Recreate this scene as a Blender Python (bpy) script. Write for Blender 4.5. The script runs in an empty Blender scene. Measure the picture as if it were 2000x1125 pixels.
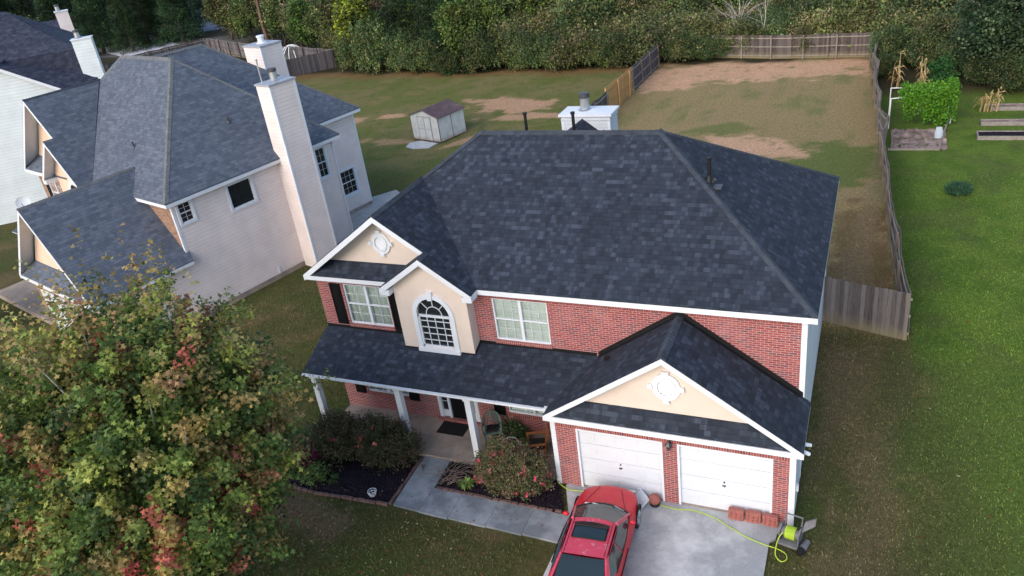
import bpy, math, random
import numpy as np
from mathutils import Vector as V, noise as mnoise

# ------------------------------------------------------------------ camera, world, sun
SC = bpy.context.scene
COL = SC.collection
R = math.radians
cam_d = bpy.data.cameras.new('camera'); cam = bpy.data.objects.new('camera', cam_d); COL.objects.link(cam)
cam_d.sensor_fit = 'HORIZONTAL'; cam_d.sensor_width = 36.0; cam_d.lens = 36.0*1548.75/2000.0
cam_d.clip_start = 0.1; cam_d.clip_end = 1500
def cam_axes(yaw, pitch, roll):
    y, p, r = R(yaw), R(pitch), R(roll)
    f = V((-math.sin(y)*math.cos(p), math.cos(y)*math.cos(p), -math.sin(p)))
    rt = V((math.cos(y), math.sin(y), 0)); up = rt.cross(f)
    return math.cos(r)*rt+math.sin(r)*up, -math.sin(r)*rt+math.cos(r)*up, f
rt, up, fw = cam_axes(26.603, 27.565, -8.353)
from mathutils import Matrix
m = Matrix((rt, up, -fw)).transposed().to_4x4(); m.translation = V((1.045, -18.164, 15.968))
cam.matrix_world = m
SC.camera = cam
w = bpy.data.worlds.new("World"); SC.world = w; w.use_nodes = True
nt = w.node_tree; bg = nt.nodes['Background']; sky = nt.nodes.new('ShaderNodeTexSky'); sky.sky_type = 'NISHITA'
SUN_EL, SUN_AZ = 32, 192      # compass style: direction the light comes from, clockwise from +Y
sky.sun_disc = False; sky.sun_elevation = R(SUN_EL); sky.sun_rotation = R(SUN_AZ); sky.air_density = 1.0; sky.dust_density = 1.5; sky.ozone_density = 1.2
nt.links.new(sky.outputs[0], bg.inputs[0]); bg.inputs[1].default_value = 0.15
sl = bpy.data.lights.new('sun', 'SUN'); sl.energy = 0.95; sl.angle = R(50); sl.color = (1.0, 0.92, 0.85)
so = bpy.data.objects.new('sun', sl); COL.objects.link(so)
sd = V((math.sin(R(SUN_AZ))*math.cos(R(SUN_EL)), math.cos(R(SUN_AZ))*math.cos(R(SUN_EL)), math.sin(R(SUN_EL))))
so.rotation_euler = sd.to_track_quat('Z', 'Y').to_euler()
SC.view_settings.view_transform = 'Standard'; SC.view_settings.look = 'None'; SC.view_settings.exposure = 1.0; SC.view_settings.gamma = 1
SC.render.engine = 'CYCLES'

rnd = random.Random(7)
NR = np.random.default_rng(11)

# ------------------------------------------------------------------ node helpers / materials
def srgb(r, g, b):
    f = lambda c: (c/255/12.92) if c/255 <= .04045 else ((c/255+.055)/1.055)**2.4
    return (f(r), f(g), f(b), 1)
class N:
    def __init__(s, name):
        s.m = bpy.data.materials.new(name); s.m.use_nodes = True; s.t = s.m.node_tree
        s.p = s.t.nodes['Principled BSDF']; s.out = s.t.nodes['Material Output']
    def n(s, typ, **kw):
        x = s.t.nodes.new('ShaderNode'+typ)
        for k, v in kw.items(): setattr(x, k, v)
        return x
    def l(s, a, b): s.t.links.new(a, b)
    def val(s, sock, v):
        if hasattr(v, 'links') or isinstance(v, bpy.types.NodeSocket): s.l(v, sock)
        else:
            if isinstance(v, tuple) and len(v) == 3 and sock.type == 'RGBA': v = (*v, 1)
            sock.default_value = v
    def math(s, op, a, b=None, c=None):
        x = s.n('Math', operation=op); s.val(x.inputs[0], a)
        if b is not None: s.val(x.inputs[1], b)
        if c is not None: s.val(x.inputs[2], c)
        return x.outputs[0]
    def mix(s, f, a, b, mode='MIX'):
        x = s.n('Mix', data_type='RGBA', blend_type=mode); s.val(x.inputs[0], f); s.val(x.inputs[6], a); s.val(x.inputs[7], b)
        return x.outputs[2]
    def coord(s, k='Object'): return s.n('TexCoord').outputs[k]
    def noise(s, vec, scale, detail=4, rough=.55):
        x = s.n('TexNoise'); s.l(vec, x.inputs['Vector']); x.inputs['Scale'].default_value = scale
        x.inputs['Detail'].default_value = detail; x.inputs['Roughness'].default_value = rough
        return x.outputs['Fac']
    def ramp(s, f, stops):
        x = s.n('ValToRGB'); e = x.color_ramp.elements
        while len(e) < len(stops): e.new(.5)
        for el, (p, c) in zip(e, stops): el.position = p; el.color = c if len(c) == 4 else (*c, 1)
        s.l(f, x.inputs[0]); return x.outputs[0]
    def maprange(s, f, a, b, c, d):
        x = s.n('MapRange'); s.val(x.inputs[0], f)
        for i, v in enumerate((a, b, c, d)): x.inputs[i+1].default_value = v
        return x.outputs[0]
    def bump(s, h, strength=.4, dist=.01):
        x = s.n('Bump'); s.l(h, x.inputs['Height']); x.inputs['Strength'].default_value = strength; x.inputs['Distance'].default_value = dist
        s.l(x.outputs[0], s.p.inputs['Normal'])
    def col(s, c): s.val(s.p.inputs['Base Color'], c)
    def set(s, rough=.7, spec=.3, metal=0, coat=0):
        s.p.inputs['Roughness'].default_value = rough; s.p.inputs['Specular IOR Level'].default_value = spec
        s.p.inputs['Metallic'].default_value = metal; s.p.inputs['Coat Weight'].default_value = coat
def plain(name, c, rough=.6, var=.12, scale=6, bump=.15, spec=.3, metal=0, dirt=None, coat=0):
    k = N(name); c = (*c[:3], 1); co = k.coord()
    n1 = k.noise(co, scale); n2 = k.noise(co, scale*.22, 2)
    f = k.math('ADD', k.math('MULTIPLY', n1, .6), k.math('MULTIPLY', n2, .4))
    lo = tuple(x*(1-var) for x in c[:3])+(1,); hi = tuple(min(1, x*(1+var)) for x in c[:3])+(1,)
    cc = k.ramp(f, [(.33, lo), (.67, hi)])
    if dirt: cc = k.mix(k.maprange(k.noise(co, 1.3, 6), .52, .75, 0, dirt[1]), cc, (*dirt[0][:3], 1))
    k.col(cc); k.set(rough, spec, metal, coat)
    if bump: k.bump(k.noise(co, scale*6), bump, .004)
    return k.m
def uvsplit(k):
    s = k.n('SeparateXYZ'); k.l(k.coord('UV'), s.inputs[0]); return s.outputs[0], s.outputs[1]
def wn(k, a, b, seed=0.0):
    c = k.n('CombineXYZ'); k.val(c.inputs[0], a); k.val(c.inputs[1], b); c.inputs[2].default_value = seed
    x = k.n('TexWhiteNoise', noise_dimensions='3D'); k.l(c.outputs[0], x.inputs['Vector']); return x.outputs['Value']
def shingle(name, dark, mid, light, rowh=.143, tab=.21, bias=.55, warm=None):
    k = N(name); u, v = uvsplit(k)
    row = k.math('FLOOR', k.math('DIVIDE', v, rowh)); fr = k.math('FRACT', k.math('DIVIDE', v, rowh))
    off = k.math('MULTIPLY', wn(k, row, 3.0), 7.0)
    uu = k.math('ADD', u, off)
    cw = k.math('DIVIDE', uu, tab); cell = k.math('FLOOR', k.math('ADD', cw, k.math('MULTIPLY', wn(k, k.math('FLOOR', cw), row, 5.), .0)))
    a = wn(k, cell, row, 1.); b = wn(k, k.math('FLOOR', k.math('DIVIDE', uu, tab*2.3)), row, 2.)
    c2 = wn(k, k.math('FLOOR', k.math('DIVIDE', uu, tab*.55)), row, 9.)
    f = k.math('ADD', k.math('MULTIPLY', a, .5), k.math('ADD', k.math('MULTIPLY', b, .26), k.math('MULTIPLY', c2, .24)))
    co = k.coord(); big = k.noise(co, .45, 3)
    f = k.math('ADD', f, k.math('MULTIPLY', k.math('SUBTRACT', big, .5), .35))
    col = k.ramp(f, [(.22, dark), (bias, mid), (.86, light)])
    gr = k.noise(co, 70, 2); col = k.mix(k.maprange(gr, .3, .7, .0, .5), col, k.mix(.5, col, light))
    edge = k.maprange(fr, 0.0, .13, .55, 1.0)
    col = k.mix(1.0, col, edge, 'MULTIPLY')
    k.col(col); k.set(.9, .25)
    h = k.math('ADD', k.math('MULTIPLY', k.math('SUBTRACT', 1.0, fr), .8), k.math('MULTIPLY', k.math('GREATER_THAN', b, .5), .5))
    k.bump(k.math('ADD', h, k.math('MULTIPLY', gr, .3)), .55, .012)
    return k.m
def brickmat(name, c1, c2, mortar, bw=.205, bh=.0677, swap=False, darkc=None, ms=.0105):
    k = N(name); u, v = uvsplit(k)
    if swap: u, v = v, u
    row = k.math('FLOOR', k.math('DIVIDE', v, bh)); fv = k.math('FRACT', k.math('DIVIDE', v, bh))
    uu = u if swap else k.math('ADD', u, k.math('MULTIPLY', k.math('FRACT', k.math('MULTIPLY', row, .5)), bw))
    cu = k.math('DIVIDE', uu, bw); cell = k.math('FLOOR', cu); fu = k.math('FRACT', cu)
    r1 = wn(k, cell, row, 1.); r2 = wn(k, cell, row, 4.)
    col = k.mix(r1, c1, c2)
    if darkc: col = k.mix(k.math('MULTIPLY', k.math('GREATER_THAN', r2, .80), .6), col, darkc)
    co = k.coord(); col = k.mix(k.maprange(k.noise(co, 35), .3, .7, 0, .35), col, k.mix(.5, col, (.02, .015, .015, 1)))
    dv = k.math('MULTIPLY', k.math('MINIMUM', fv, k.math('SUBTRACT', 1.0, fv)), bh)
    du = k.math('MULTIPLY', k.math('MINIMUM', fu, k.math('SUBTRACT', 1.0, fu)), bw)
    d = k.math('MINIMUM', dv, du); mf = k.maprange(d, ms*.35, ms*.62, 1, 0)
    mc = k.mix(k.noise(co, 2.0, 4), mortar, tuple(x*.7 for x in mortar[:3])+(1,))
    col = k.mix(mf, col, mc)
    col = k.mix(k.maprange(k.noise(co, .8, 5), .5, .8, 0, .35), col, k.mix(.5, col, mortar))
    k.col(col); k.set(.85, .25); k.bump(k.math('MULTIPLY', k.math('SUBTRACT', 1.0, mf), k.math('ADD', .8, k.math('MULTIPLY', r1, .2))), .5, .008)
    return k.m
def siding(name, c, lap=.14, lap_shade=.70):
    k = N(name); u, v = uvsplit(k); fv = k.math('FRACT', k.math('DIVIDE', v, lap)); row = k.math('FLOOR', k.math('DIVIDE', v, lap))
    co = k.coord(); c = (*c[:3], 1)
    col = k.mix(k.maprange(k.noise(co, 1.1, 5), .35, .7, 0, 1), c, tuple(x*.86 for x in c[:3])+(1,))
    col = k.mix(k.math('MULTIPLY', wn(k, row, k.math('FLOOR', k.math('DIVIDE', k.math('ADD', u, k.math('MULTIPLY', wn(k, row, 2.), 5.)), 3.6)), 1.), .10), col, tuple(x*.75 for x in c[:3])+(1,))
    col = k.mix(1.0, col, k.maprange(fv, .0, .09, lap_shade, 1.0), 'MULTIPLY')  # gap shadow under each lap, put into the colour as a darker line
    k.col(col); k.set(.55, .3); k.bump(k.math('SUBTRACT', 1.0, fv), .8, .014); return k.m
def fencewood(name, c, c2, base=None):
    k = N(name); u, v = uvsplit(k); co = k.coord(); a = wn(k, k.math('FLOOR', k.math('DIVIDE', u, .145)), 1.0)
    mp = k.n('Mapping'); k.l(co, mp.inputs[0]); mp.inputs['Scale'].default_value = (9, 9, .8)
    g = k.noise(mp.outputs[0], 3, 5)
    f = k.math('ADD', k.math('MULTIPLY', a, .55), k.math('MULTIPLY', g, .6))
    col = k.ramp(f, [(.25, c), (.9, c2)])
    if base:
        s = k.n('SeparateXYZ'); k.l(co, s.inputs[0])
        z = k.math('ADD', s.outputs[2], k.math('MULTIPLY', k.math('SUBTRACT', k.noise(co, 2.5), .5), .5))
        col = k.mix(k.maprange(z, .1, .55, .75, 0), col, base)
    k.col(col); k.set(.9, .15); k.bump(g, .4, .006); return k.m
def leafmat(name, sat=1.0, rough=.6, trans=.25):
    k = N(name); at = k.n('Attribute', attribute_name='col'); oi = k.n('ObjectInfo')
    h = k.n('HueSaturation'); k.l(at.outputs['Color'], h.inputs['Color'])
    k.l(k.maprange(oi.outputs['Random'], 0, 1, .475, .515), h.inputs['Hue']); h.inputs['Saturation'].default_value = sat
    k.l(k.maprange(k.math('FRACT', k.math('MULTIPLY', oi.outputs['Random'], 7.3)), 0, 1, .85, 1.6), h.inputs['Value'])
    k.col(h.outputs[0]); k.set(rough, .25)
    tr = k.n('BsdfTranslucent'); k.l(h.outputs[0], tr.inputs[0]); mx = k.n('MixShader'); mx.inputs[0].default_value = trans
    k.l(k.p.outputs[0], mx.inputs[1]); k.l(tr.outputs[0], mx.inputs[2]); k.l(mx.outputs[0], k.out.inputs[0])
    return k.m
def glassmat(name, c=(.01, .012, .014, 1), rough=.05):
    k = N(name); k.col(k.mix(k.noise(k.coord(), .8, 2), c, tuple(min(1, x*2.2) for x in c[:3])+(1,))); k.set(rough, .6); return k.m
def paneglass(name):
    k = N(name); tr = k.n('BsdfTransparent'); tr.inputs[0].default_value = (.90, .94, .93, 1)
    gl = k.n('BsdfGlossy'); gl.inputs['Roughness'].default_value = .04; fr = k.n('Fresnel'); fr.inputs[0].default_value = 1.5
    mx = k.n('MixShader'); k.l(k.math('ADD', fr.outputs[0], k.maprange(k.noise(k.coord(), 1.2, 2), .3, .7, .0, .08)), mx.inputs[0])
    k.l(tr.outputs[0], mx.inputs[1]); k.l(gl.outputs[0], mx.inputs[2]); k.l(mx.outputs[0], k.out.inputs[0]); return k.m

MT = {}
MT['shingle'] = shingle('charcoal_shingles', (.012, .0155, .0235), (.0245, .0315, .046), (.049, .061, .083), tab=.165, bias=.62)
MT['cap'] = plain('cap_shingles', (.042, .050, .064), .9, .40, 4, .3)
MT['shingle_n'] = shingle('grey_shingles', (.064, .078, .104), (.086, .103, .134), (.122, .140, .172), .143, .24, .5)
MT['cap_n'] = plain('cap_shingles_grey', (.13, .135, .14), .9, .3, 9, .3)
MT['shingle_c'] = shingle('dark_blue_shingles', (.018, .022, .040), (.030, .036, .060), (.055, .062, .09), .143, .24, .5)
MT['brick'] = brickmat('red_brick', (.25, .050, .048, 1), (.36, .092, .082, 1), (.56, .42, .41, 1), darkc=(.13, .06, .07, 1), ms=.0115)
MT['soldier'] = brickmat('soldier_brick', (.24, .048, .045, 1), (.34, .09, .078, 1), (.56, .40, .37, 1), darkc=(.10, .035, .04, 1), swap=True)
MT['brown_brick'] = brickmat('brown_brick', (.24, .13, .085, 1), (.36, .21, .14, 1), (.42, .33, .27, 1), darkc=(.12, .07, .05, 1))
MT['white'] = plain('white_paint', (.66, .68, .715), .45, .04, 3, .05, dirt=((.5, .5, .48), .25))
MT['offwhite'] = plain('door_white', (.61, .63, .665), .4, .04, 2, .03, dirt=((.55, .55, .54), .3))
MT['stucco'] = plain('cream_stucco', (.66, .55, .465), .9, .06, 2, .4)
MT['stucco_n'] = plain('peach_stucco', (.70, .51, .39), .9, .06, 2, .4)
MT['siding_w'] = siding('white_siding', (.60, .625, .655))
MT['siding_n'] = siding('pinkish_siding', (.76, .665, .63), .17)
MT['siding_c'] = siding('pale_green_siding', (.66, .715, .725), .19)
MT['black'] = plain('black_metal', (.008, .008, .009), .55, .3, 10, .05)
MT['shutter'] = plain('black_shutter', (.006, .006, .007), .6, .3, 10, .05, spec=.15)
MT['galv'] = plain('galvanised_metal', (.45, .46, .47), .4, .15, 5, .05, metal=.7)
MT['capmetal'] = plain('cap_metal', (.36, .37, .40), .5, .2, 4, .05, metal=.2)
MT['darkmetal'] = plain('dark_metal', (.09, .09, .10), .5, .2, 8, .05, metal=.5)
MT['glass'] = glassmat('dark_window_glass')
MT['pane'] = paneglass('window_pane_glass')
MT['curtain'] = plain('pale_green_curtain', (.70, .77, .74), .9, .12, 12, .0)
MT['conc'] = None
MT['bark'] = plain('bark', (.10, .075, .055), .95, .35, 12, .6)
MT['deadbark'] = plain('dead_bark', (.16, .095, .07), .95, .3, 6, .5)
MT['bark_pale'] = plain('pale_bark', (.36, .33, .29), .95, .3, 12, .4)
MT['fence'] = fencewood('weathered_fence', (.060, .050, .050, 1), (.205, .185, .18, 1), (.20, .17, .10, 1))
MT['fence_post'] = fencewood('fence_post_wood', (.09, .075, .065, 1), (.20, .17, .145, 1), (.26, .21, .13, 1))
MT['rail_wood'] = fencewood('rail_wood', (.20, .175, .14, 1), (.30, .265, .215, 1))
MT['fence_brown'] = fencewood('brown_fence', (.05, .038, .034, 1), (.16, .13, .118, 1), (.26, .21, .11, 1))
MT['fence_dark'] = fencewood('dark_fence', (.05, .045, .05, 1), (.15, .135, .14, 1))
MT['fence_tan'] = fencewood('new_tan_fence', (.38, .215, .085, 1), (.56, .34, .14, 1))
MT['leaf'] = leafmat('leaves')
MT['leaf_m'] = leafmat('maple_leaves', .95, .55, .3)
MT['terracotta'] = plain('red_paver', (.30, .105, .085), .9, .2, 12, .3, dirt=((.42, .25, .22), .5))
MT['wood_o'] = plain('orange_wood', (.26, .095, .030), .7, .25, 10, .2)
MT['greenpl'] = plain('green_plastic', (.11, .18, .165), .5, .15, 6, .05)
MT['greypl'] = plain('grey_plastic', (.14, .135, .145), .5, .15, 8, .05)
MT['lime'] = plain('lime_hose', (.38, .52, .045), .4, .06, 6, .03)
MT['rubber'] = plain('rubber', (.012, .012, .012), .7, .2, 12, .1)

# ------------------------------------------------------------------ mesh helper
class MB:
    def __init__(s): s.v = []; s.f = []; s.mi = []
    def poly(s, pts, mi=0):
        b = len(s.v); s.v += [tuple(p) for p in pts]; s.f.append(tuple(range(b, b+len(pts)))); s.mi.append(mi); return s
    def slab(s, pts, t, mi=0, mi2=None, d=(0, 0, -1)):
        d = V(d)*t; q = [V(p)+d for p in pts]; n = len(pts); mi2 = mi if mi2 is None else mi2
        s.poly(pts, mi); s.poly(q[::-1], mi2)
        for i in range(n): j = (i+1) % n; s.poly([pts[i], q[i], q[j], pts[j]], mi2)
        return s
    def obox(s, o, U, W, Nn, u0, u1, w0, w1, n0, n1, mi=0):
        o, U, W, Nn = V(o), V(U), V(W), V(Nn)
        P = lambda a, b, c: o+U*a+W*b+Nn*c
        c = [P(a, b, d) for d in (n0, n1) for b in (w0, w1) for a in (u0, u1)]
        for q in ((0, 2, 3, 1), (4, 5, 7, 6), (0, 1, 5, 4), (2, 6, 7, 3), (0, 4, 6, 2), (1, 3, 7, 5)): s.poly([c[i] for i in q], mi)
        return s
    def box(s, x0, y0, z0, x1, y1, z1, mi=0): return s.obox((0, 0, 0), (1, 0, 0), (0, 1, 0), (0, 0, 1), x0, x1, y0, y1, z0, z1, mi)
    def bbox(s, x0, y0, z0, x1, y1, z1, b=.02, mi=0):   # box with chamfered vertical edges and top
        P = [(x0+b, y0), (x1-b, y0), (x1, y0+b), (x1, y1-b), (x1-b, y1), (x0+b, y1), (x0, y1-b), (x0, y0+b)]
        Q = [(x0+b*1.4, y0+b), (x1-b*1.4, y0+b), (x1-b, y0+b*1.4), (x1-b, y1-b*1.4), (x1-b*1.4, y1-b), (x0+b*1.4, y1-b), (x0+b, y1-b*1.4), (x0+b, y0+b*1.4)]
        lo = [(x, y, z0) for x, y in P]; md = [(x, y, z1-b) for x, y in P]; tp = [(x, y, z1) for x, y in Q]
        for A, B in ((lo, md), (md, tp)):
            for i in range(8): j = (i+1) % 8; s.poly([A[i], A[j], B[j], B[i]], mi)
        s.poly(tp, mi); s.poly(lo[::-1], mi); return s
    def beam(s, p, q, wd, ht, mi=0, up=(0, 0, 1)):      # box along p->q, its top face centred on the line
        p, q = V(p), V(q); d = (q-p).normalized(); U = d.cross(V(up)).normalized(); W = U.cross(d)
        if abs(V(up).z) == 1: W = V(up)
        return s.obox(p, q-p, U, W, 0, 1, -wd/2, wd/2, -ht, 0, mi)
    def tube(s, pts, r, n=8, mi=0, cap=True):
        pts = [V(p) for p in pts]; rs = r if isinstance(r, (list, tuple)) else [r]*len(pts); b = len(s.v); prev = None
        for i, p in enumerate(pts):
            d = (pts[min(i+1, len(pts)-1)]-pts[max(i-1, 0)]).normalized()
            if prev is None: a = d.orthogonal().normalized()
            else: a = (prev-d*prev.dot(d)); a = a.normalized() if a.length > 1e-6 else d.orthogonal().normalized()
            prev = a; c = d.cross(a)
            for k in range(n): t = 2*math.pi*k/n; s.v.append(tuple(p+(a*math.cos(t)+c*math.sin(t))*rs[i]))
        for i in range(len(pts)-1):
            for k in range(n): k2 = (k+1) % n; s.f.append((b+i*n+k, b+i*n+k2, b+(i+1)*n+k2, b+(i+1)*n+k)); s.mi.append(mi)
        if cap:
            s.f.append(tuple(b+k for k in range(n))[::-1]); s.mi.append(mi); e = b+(len(pts)-1)*n
            s.f.append(tuple(e+k for k in range(n))); s.mi.append(mi)
        return s
    def lathe(s, c, prof, n=16, mi=0):
        b = len(s.v); c = V(c)
        for r, z in prof:
            for k in range(n): t = 2*math.pi*k/n; s.v.append((c.x+r*math.cos(t), c.y+r*math.sin(t), c.z+z))
        for i in range(len(prof)-1):
            for k in range(n): k2 = (k+1) % n; s.f.append((b+i*n+k, b+i*n+k2, b+(i+1)*n+k2, b+(i+1)*n+k)); s.mi.append(mi)
        return s
    def build(s, name, mats, parent=None, smooth=False, loc=None):
        me = bpy.data.meshes.new(name); me.from_pydata(s.v, [], s.f)
        mats = mats if isinstance(mats, (list, tuple)) else [mats]
        for x in mats: me.materials.append(MT[x] if isinstance(x, str) else x)
        me.update(); uv = me.uv_layers.new(name='UVMap'); 
        for p in me.polygons:
            p.material_index = min(s.mi[p.index], len(mats)-1); p.use_smooth = smooth; n = p.normal
            if abs(n.z) > .98: h = V((1, 0, 0)); vv = V((0, 1, 0))
            else:
                h = V((-n.y, n.x, 0)).normalized()
                if abs(h.x) > abs(h.y):
                    if h.x < 0: h = -h
                elif h.y < 0: h = -h
                vv = n.cross(h); vv = vv if vv.z > 0 else -vv
            for li in p.loop_indices:
                c = V(me.vertices[me.loops[li].vertex_index].co); uv.data[li].uv = (c.dot(h), c.dot(vv))
        o = bpy.data.objects.new(name, me); COL.objects.link(o)
        if parent: o.parent = parent
        if loc: o.location = loc
        return o
def each(name, mat, parent, boxes, fn='box'):
    r = []
    for b in boxes: g = MB(); getattr(g, fn)(*b); r.append(g.build(name, mat, parent))
    return r
def empty(name, loc=(0, 0, 0), rz=0): o = bpy.data.objects.new(name, None); o.empty_display_size = .3; COL.objects.link(o); o.location = loc; o.rotation_euler = (0, 0, rz); return o
def tag(o, label, cat, group=None):
    o['label'] = label; o['category'] = cat
    if group: o['group'] = group
    return o
def struct(o): o['kind'] = 'structure'; return o
def dup(root, loc, rz=0, scale=1, label=None):
    c = root.copy(); COL.objects.link(c); c.location = loc; c.rotation_euler = (0, 0, rz); c.scale = (scale,)*3 if not isinstance(scale, tuple) else scale
    if label: c['label'] = label
    for ch in root.children:
        k = ch.copy(); COL.objects.link(k); k.parent = c
        for g in ch.children: h = g.copy(); COL.objects.link(h); h.parent = k
    return c

# ------------------------------------------------------------------ ground
def fbm(x, y, s, seed, oct=4):
    out = np.zeros_like(x); amp = 1; tot = 0
    for o in range(oct):
        X = x*s*2**o+seed*17.3+o*5.1; Y = y*s*2**o-seed*9.7+o*3.7; xi = np.floor(X); yi = np.floor(Y); fx = X-xi; fy = Y-yi
        fx = fx*fx*(3-2*fx); fy = fy*fy*(3-2*fy)
        h = lambda a, b: np.modf(np.abs(np.sin(a*127.1+b*311.7+seed*13.7)*43758.5453))[0]
        out += amp*((h(xi, yi)*(1-fx)+h(xi+1, yi)*fx)*(1-fy)+(h(xi, yi+1)*(1-fx)+h(xi+1, yi+1)*fx)*fy); tot += amp; amp *= .55
    return out/tot
def sm(a, b, x): t = np.clip((x-a)/(b-a), 0, 1); return t*t*(3-2*t)
def ell(x, y, cx, cy, rx, ry, ang, seed, soft=.45):
    c, s_ = math.cos(R(ang)), math.sin(R(ang)); u = ((x-cx)*c+(y-cy)*s_)/rx; v = (-(x-cx)*s_+(y-cy)*c)/ry
    d = np.sqrt(u*u+v*v)+(fbm(x, y, .9, seed, 6)-.5)*1.3+(fbm(x*.6, y*2.2, 1.6, seed+3, 4)-.5)*.5; soft *= .55; return 1-sm(1-soft, 1+soft*.4, d)
FX = lambda y: 2.79-(y-7.83)*.0514     # the long side fence
def lerp(a, b, t): return a*(1-t[..., None])+np.array(b)*t[..., None]
def lawn(x, y):
    n1 = fbm(x, y, .35, 1); n2 = fbm(x, y, 1.3, 2); n3 = fbm(x*1.0, y*.15, 1.6, 3); n4 = fbm(x, y, .12, 4)
    c = np.zeros(x.shape+(3,))+np.array((.080, .082, .030))
    c = lerp(c, (.150, .112, .058), sm(.48, .68, n1*.6+n2*.4)*.8)
    c = lerp(c, (.062, .090, .024), sm(.5, .7, fbm(x, y, .5, 6))*.6)
    c = lerp(c, (.19, .135, .085), ell(x, y, -13.6, -5.0, 1.9, .8, -5, 61)*.7)
    # front right lawn: greener to the right, brown strip by the wall
    fr = (x > 0)*sm(9, 7, y)
    c = lerp(c, (.100, .150, .030), fr*sm(1.8, 6.0, x+(n1-.5)*3)*.95)
    c = lerp(c, (.145, .110, .062), fr*sm(3.4, .8, x)*sm(.32, .6, fbm(x, y*.12, 1.9, 3)*.6+n2*.4)*.8)
    # neighbour lawn on the right
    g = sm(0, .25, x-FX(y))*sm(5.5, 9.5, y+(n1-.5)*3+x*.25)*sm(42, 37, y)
    gc = lerp(np.zeros(c.shape)+np.array((.118, .178, .030)), (.066, .130, .018), sm(.4, .65, n2)*.6)
    gc = lerp(gc, (.125, .195, .030), sm(.45, .7, n1)*.7)
    c = c*(1-g[..., None])+gc*g[..., None]
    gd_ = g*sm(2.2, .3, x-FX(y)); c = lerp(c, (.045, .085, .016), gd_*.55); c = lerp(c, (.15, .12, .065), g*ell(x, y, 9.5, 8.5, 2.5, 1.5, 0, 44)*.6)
    c = lerp(c, (.085, .105, .035), g*sm(.52, .72, fbm(x, y, .7, 45))*.5)
    # our back yard
    b = sm(0, .1, FX(y)-x)*sm(-15.9, -15.6, x)*sm(7.5, 9, y)
    bc = lerp(np.zeros(c.shape)+np.array((.30, .23, .115)), (.19, .19, .075), sm(.45, .68, n1*.5+n3*.5)*.85)
    bc = lerp(bc, (.33, .23, .135), sm(.5, .7, n2)*.5)
    bc = lerp(bc, (.100, .150, .035), (ell(x, y, -.5, 25, 3.2, 3.5, 20, 5)*.8+ell(x, y, -7.5, 31, 2.6, 1.0, 20, 8)*.6).clip(0, 1))
    bc = lerp(bc, (.17, .105, .055), ell(x, y, 1.1, 14, 1.3, 6, 0, 9)*.7)
    dirt = np.maximum(ell(x, y, -7.0, 45.6, 9.5, 3.2, -2, 12), ell(x, y, -5.0, 27.6, 3.2, 1.8, -30, 13))
    dirt = np.maximum(dirt, ell(x, y, -13.2, 42.5, 3.0, 2.5, 40, 14))
    dirt = np.maximum(dirt, ell(x, y, 1.2, 46, 1.0, 3, 0, 19)*.8)
    bc = lerp(bc, (.64, .385, .255), dirt*(.62+.38*n2)*sm(.30, .5, fbm(x, y, 1.8, 71, 4)+.12))
    bc = lerp(bc, (.26, .20, .13), ell(x, y, FX(y)[0, 0] if False else 1.6, 24, .5, 30, -3, 15)*.35)
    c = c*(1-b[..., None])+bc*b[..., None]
    # back yards to the left
    l = sm(-15.7, -16, x)*sm(17, 25, y)
    lc = lerp(np.zeros(c.shape)+np.array((.145, .155, .048)), (.20, .17, .075), sm(.42, .62, n1)*.9)
    lc = lerp(lc, (.10, .13, .030), sm(.5, .7, n2)*.6)
    d2 = np.maximum(ell(x, y, -24.5, 37.5, 4.2, 2.2, -20, 21), ell(x, y, -21.5, 34.2, 4.0, .9, 8, 22))
    d2 = np.maximum(d2, np.maximum(ell(x, y, -37, 33.5, 1.6, .9, 0, 23), ell(x, y, -34, 34.5, 1.5, .7, 20, 24)))
    d2 = np.maximum(d2, ell(x, y, -30.5, 28.6, 2.2, .8, 0, 25)*.6); d2 = np.maximum(d2, ell(x, y, -24.5, 28.6, 2.5, .5, 55, 26)*.8)
    lc = lerp(lc, (.56, .33, .215), d2*(.6+.4*n2))
    c = c*(1-l[..., None])+lc*l[..., None]
    # clay at the wood's edge and the wood floor
    ed = 47.6+(n1-.5)*3+np.where(x < -28, (-28-x)*.06, 0)
    c = lerp(c, (.23, .105, .06), sm(-2.2, -.2, y-ed)*sm(1.5, 0, y-ed)*(x < -15)*.6)
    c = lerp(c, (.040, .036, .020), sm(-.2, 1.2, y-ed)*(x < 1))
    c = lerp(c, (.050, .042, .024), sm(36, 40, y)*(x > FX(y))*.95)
    # pale road verge far left
    rd = sm(6, 3, np.abs((x+100)*.35+(y-72)*.94))*(x < -78)
    c = lerp(c, (.30, .30, .33), rd*.85)
    return np.clip(c, .004, .9)
def axis(lo, a, b, hi, d, D):
    r = list(np.arange(a, b+1e-6, d)); s = d; x = a; L = []
    while x > lo: s = min(s*1.25, D); x -= s; L.append(x)
    s = d; x = b; H = []
    while x < hi: s = min(s*1.25, D); x += s; H.append(x)
    return np.array(L[::-1]+r+H)
gx = axis(-450, -46, 13, 300, .22, 30); gy = axis(-120, -10, 52, 600, .22, 30)
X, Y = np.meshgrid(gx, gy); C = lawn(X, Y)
Z = (fbm(X, Y, .5, 31)-.5)*.05*sm(-30, -8, -np.abs(Y+0))*0+(fbm(X, Y, 2.5, 33)-.5)*.02-.012
Z -= .03*((X > -15.2) & (X < .2) & (Y > -4.5) & (Y < 9.1))
ny, nx = X.shape
vs = np.stack([X, Y, Z], -1).reshape(-1, 3); i = np.arange(nx*ny).reshape(ny, nx)
fs = np.stack([i[:-1, :-1], i[:-1, 1:], i[1:, 1:], i[1:, :-1]], -1).reshape(-1, 4)
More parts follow.
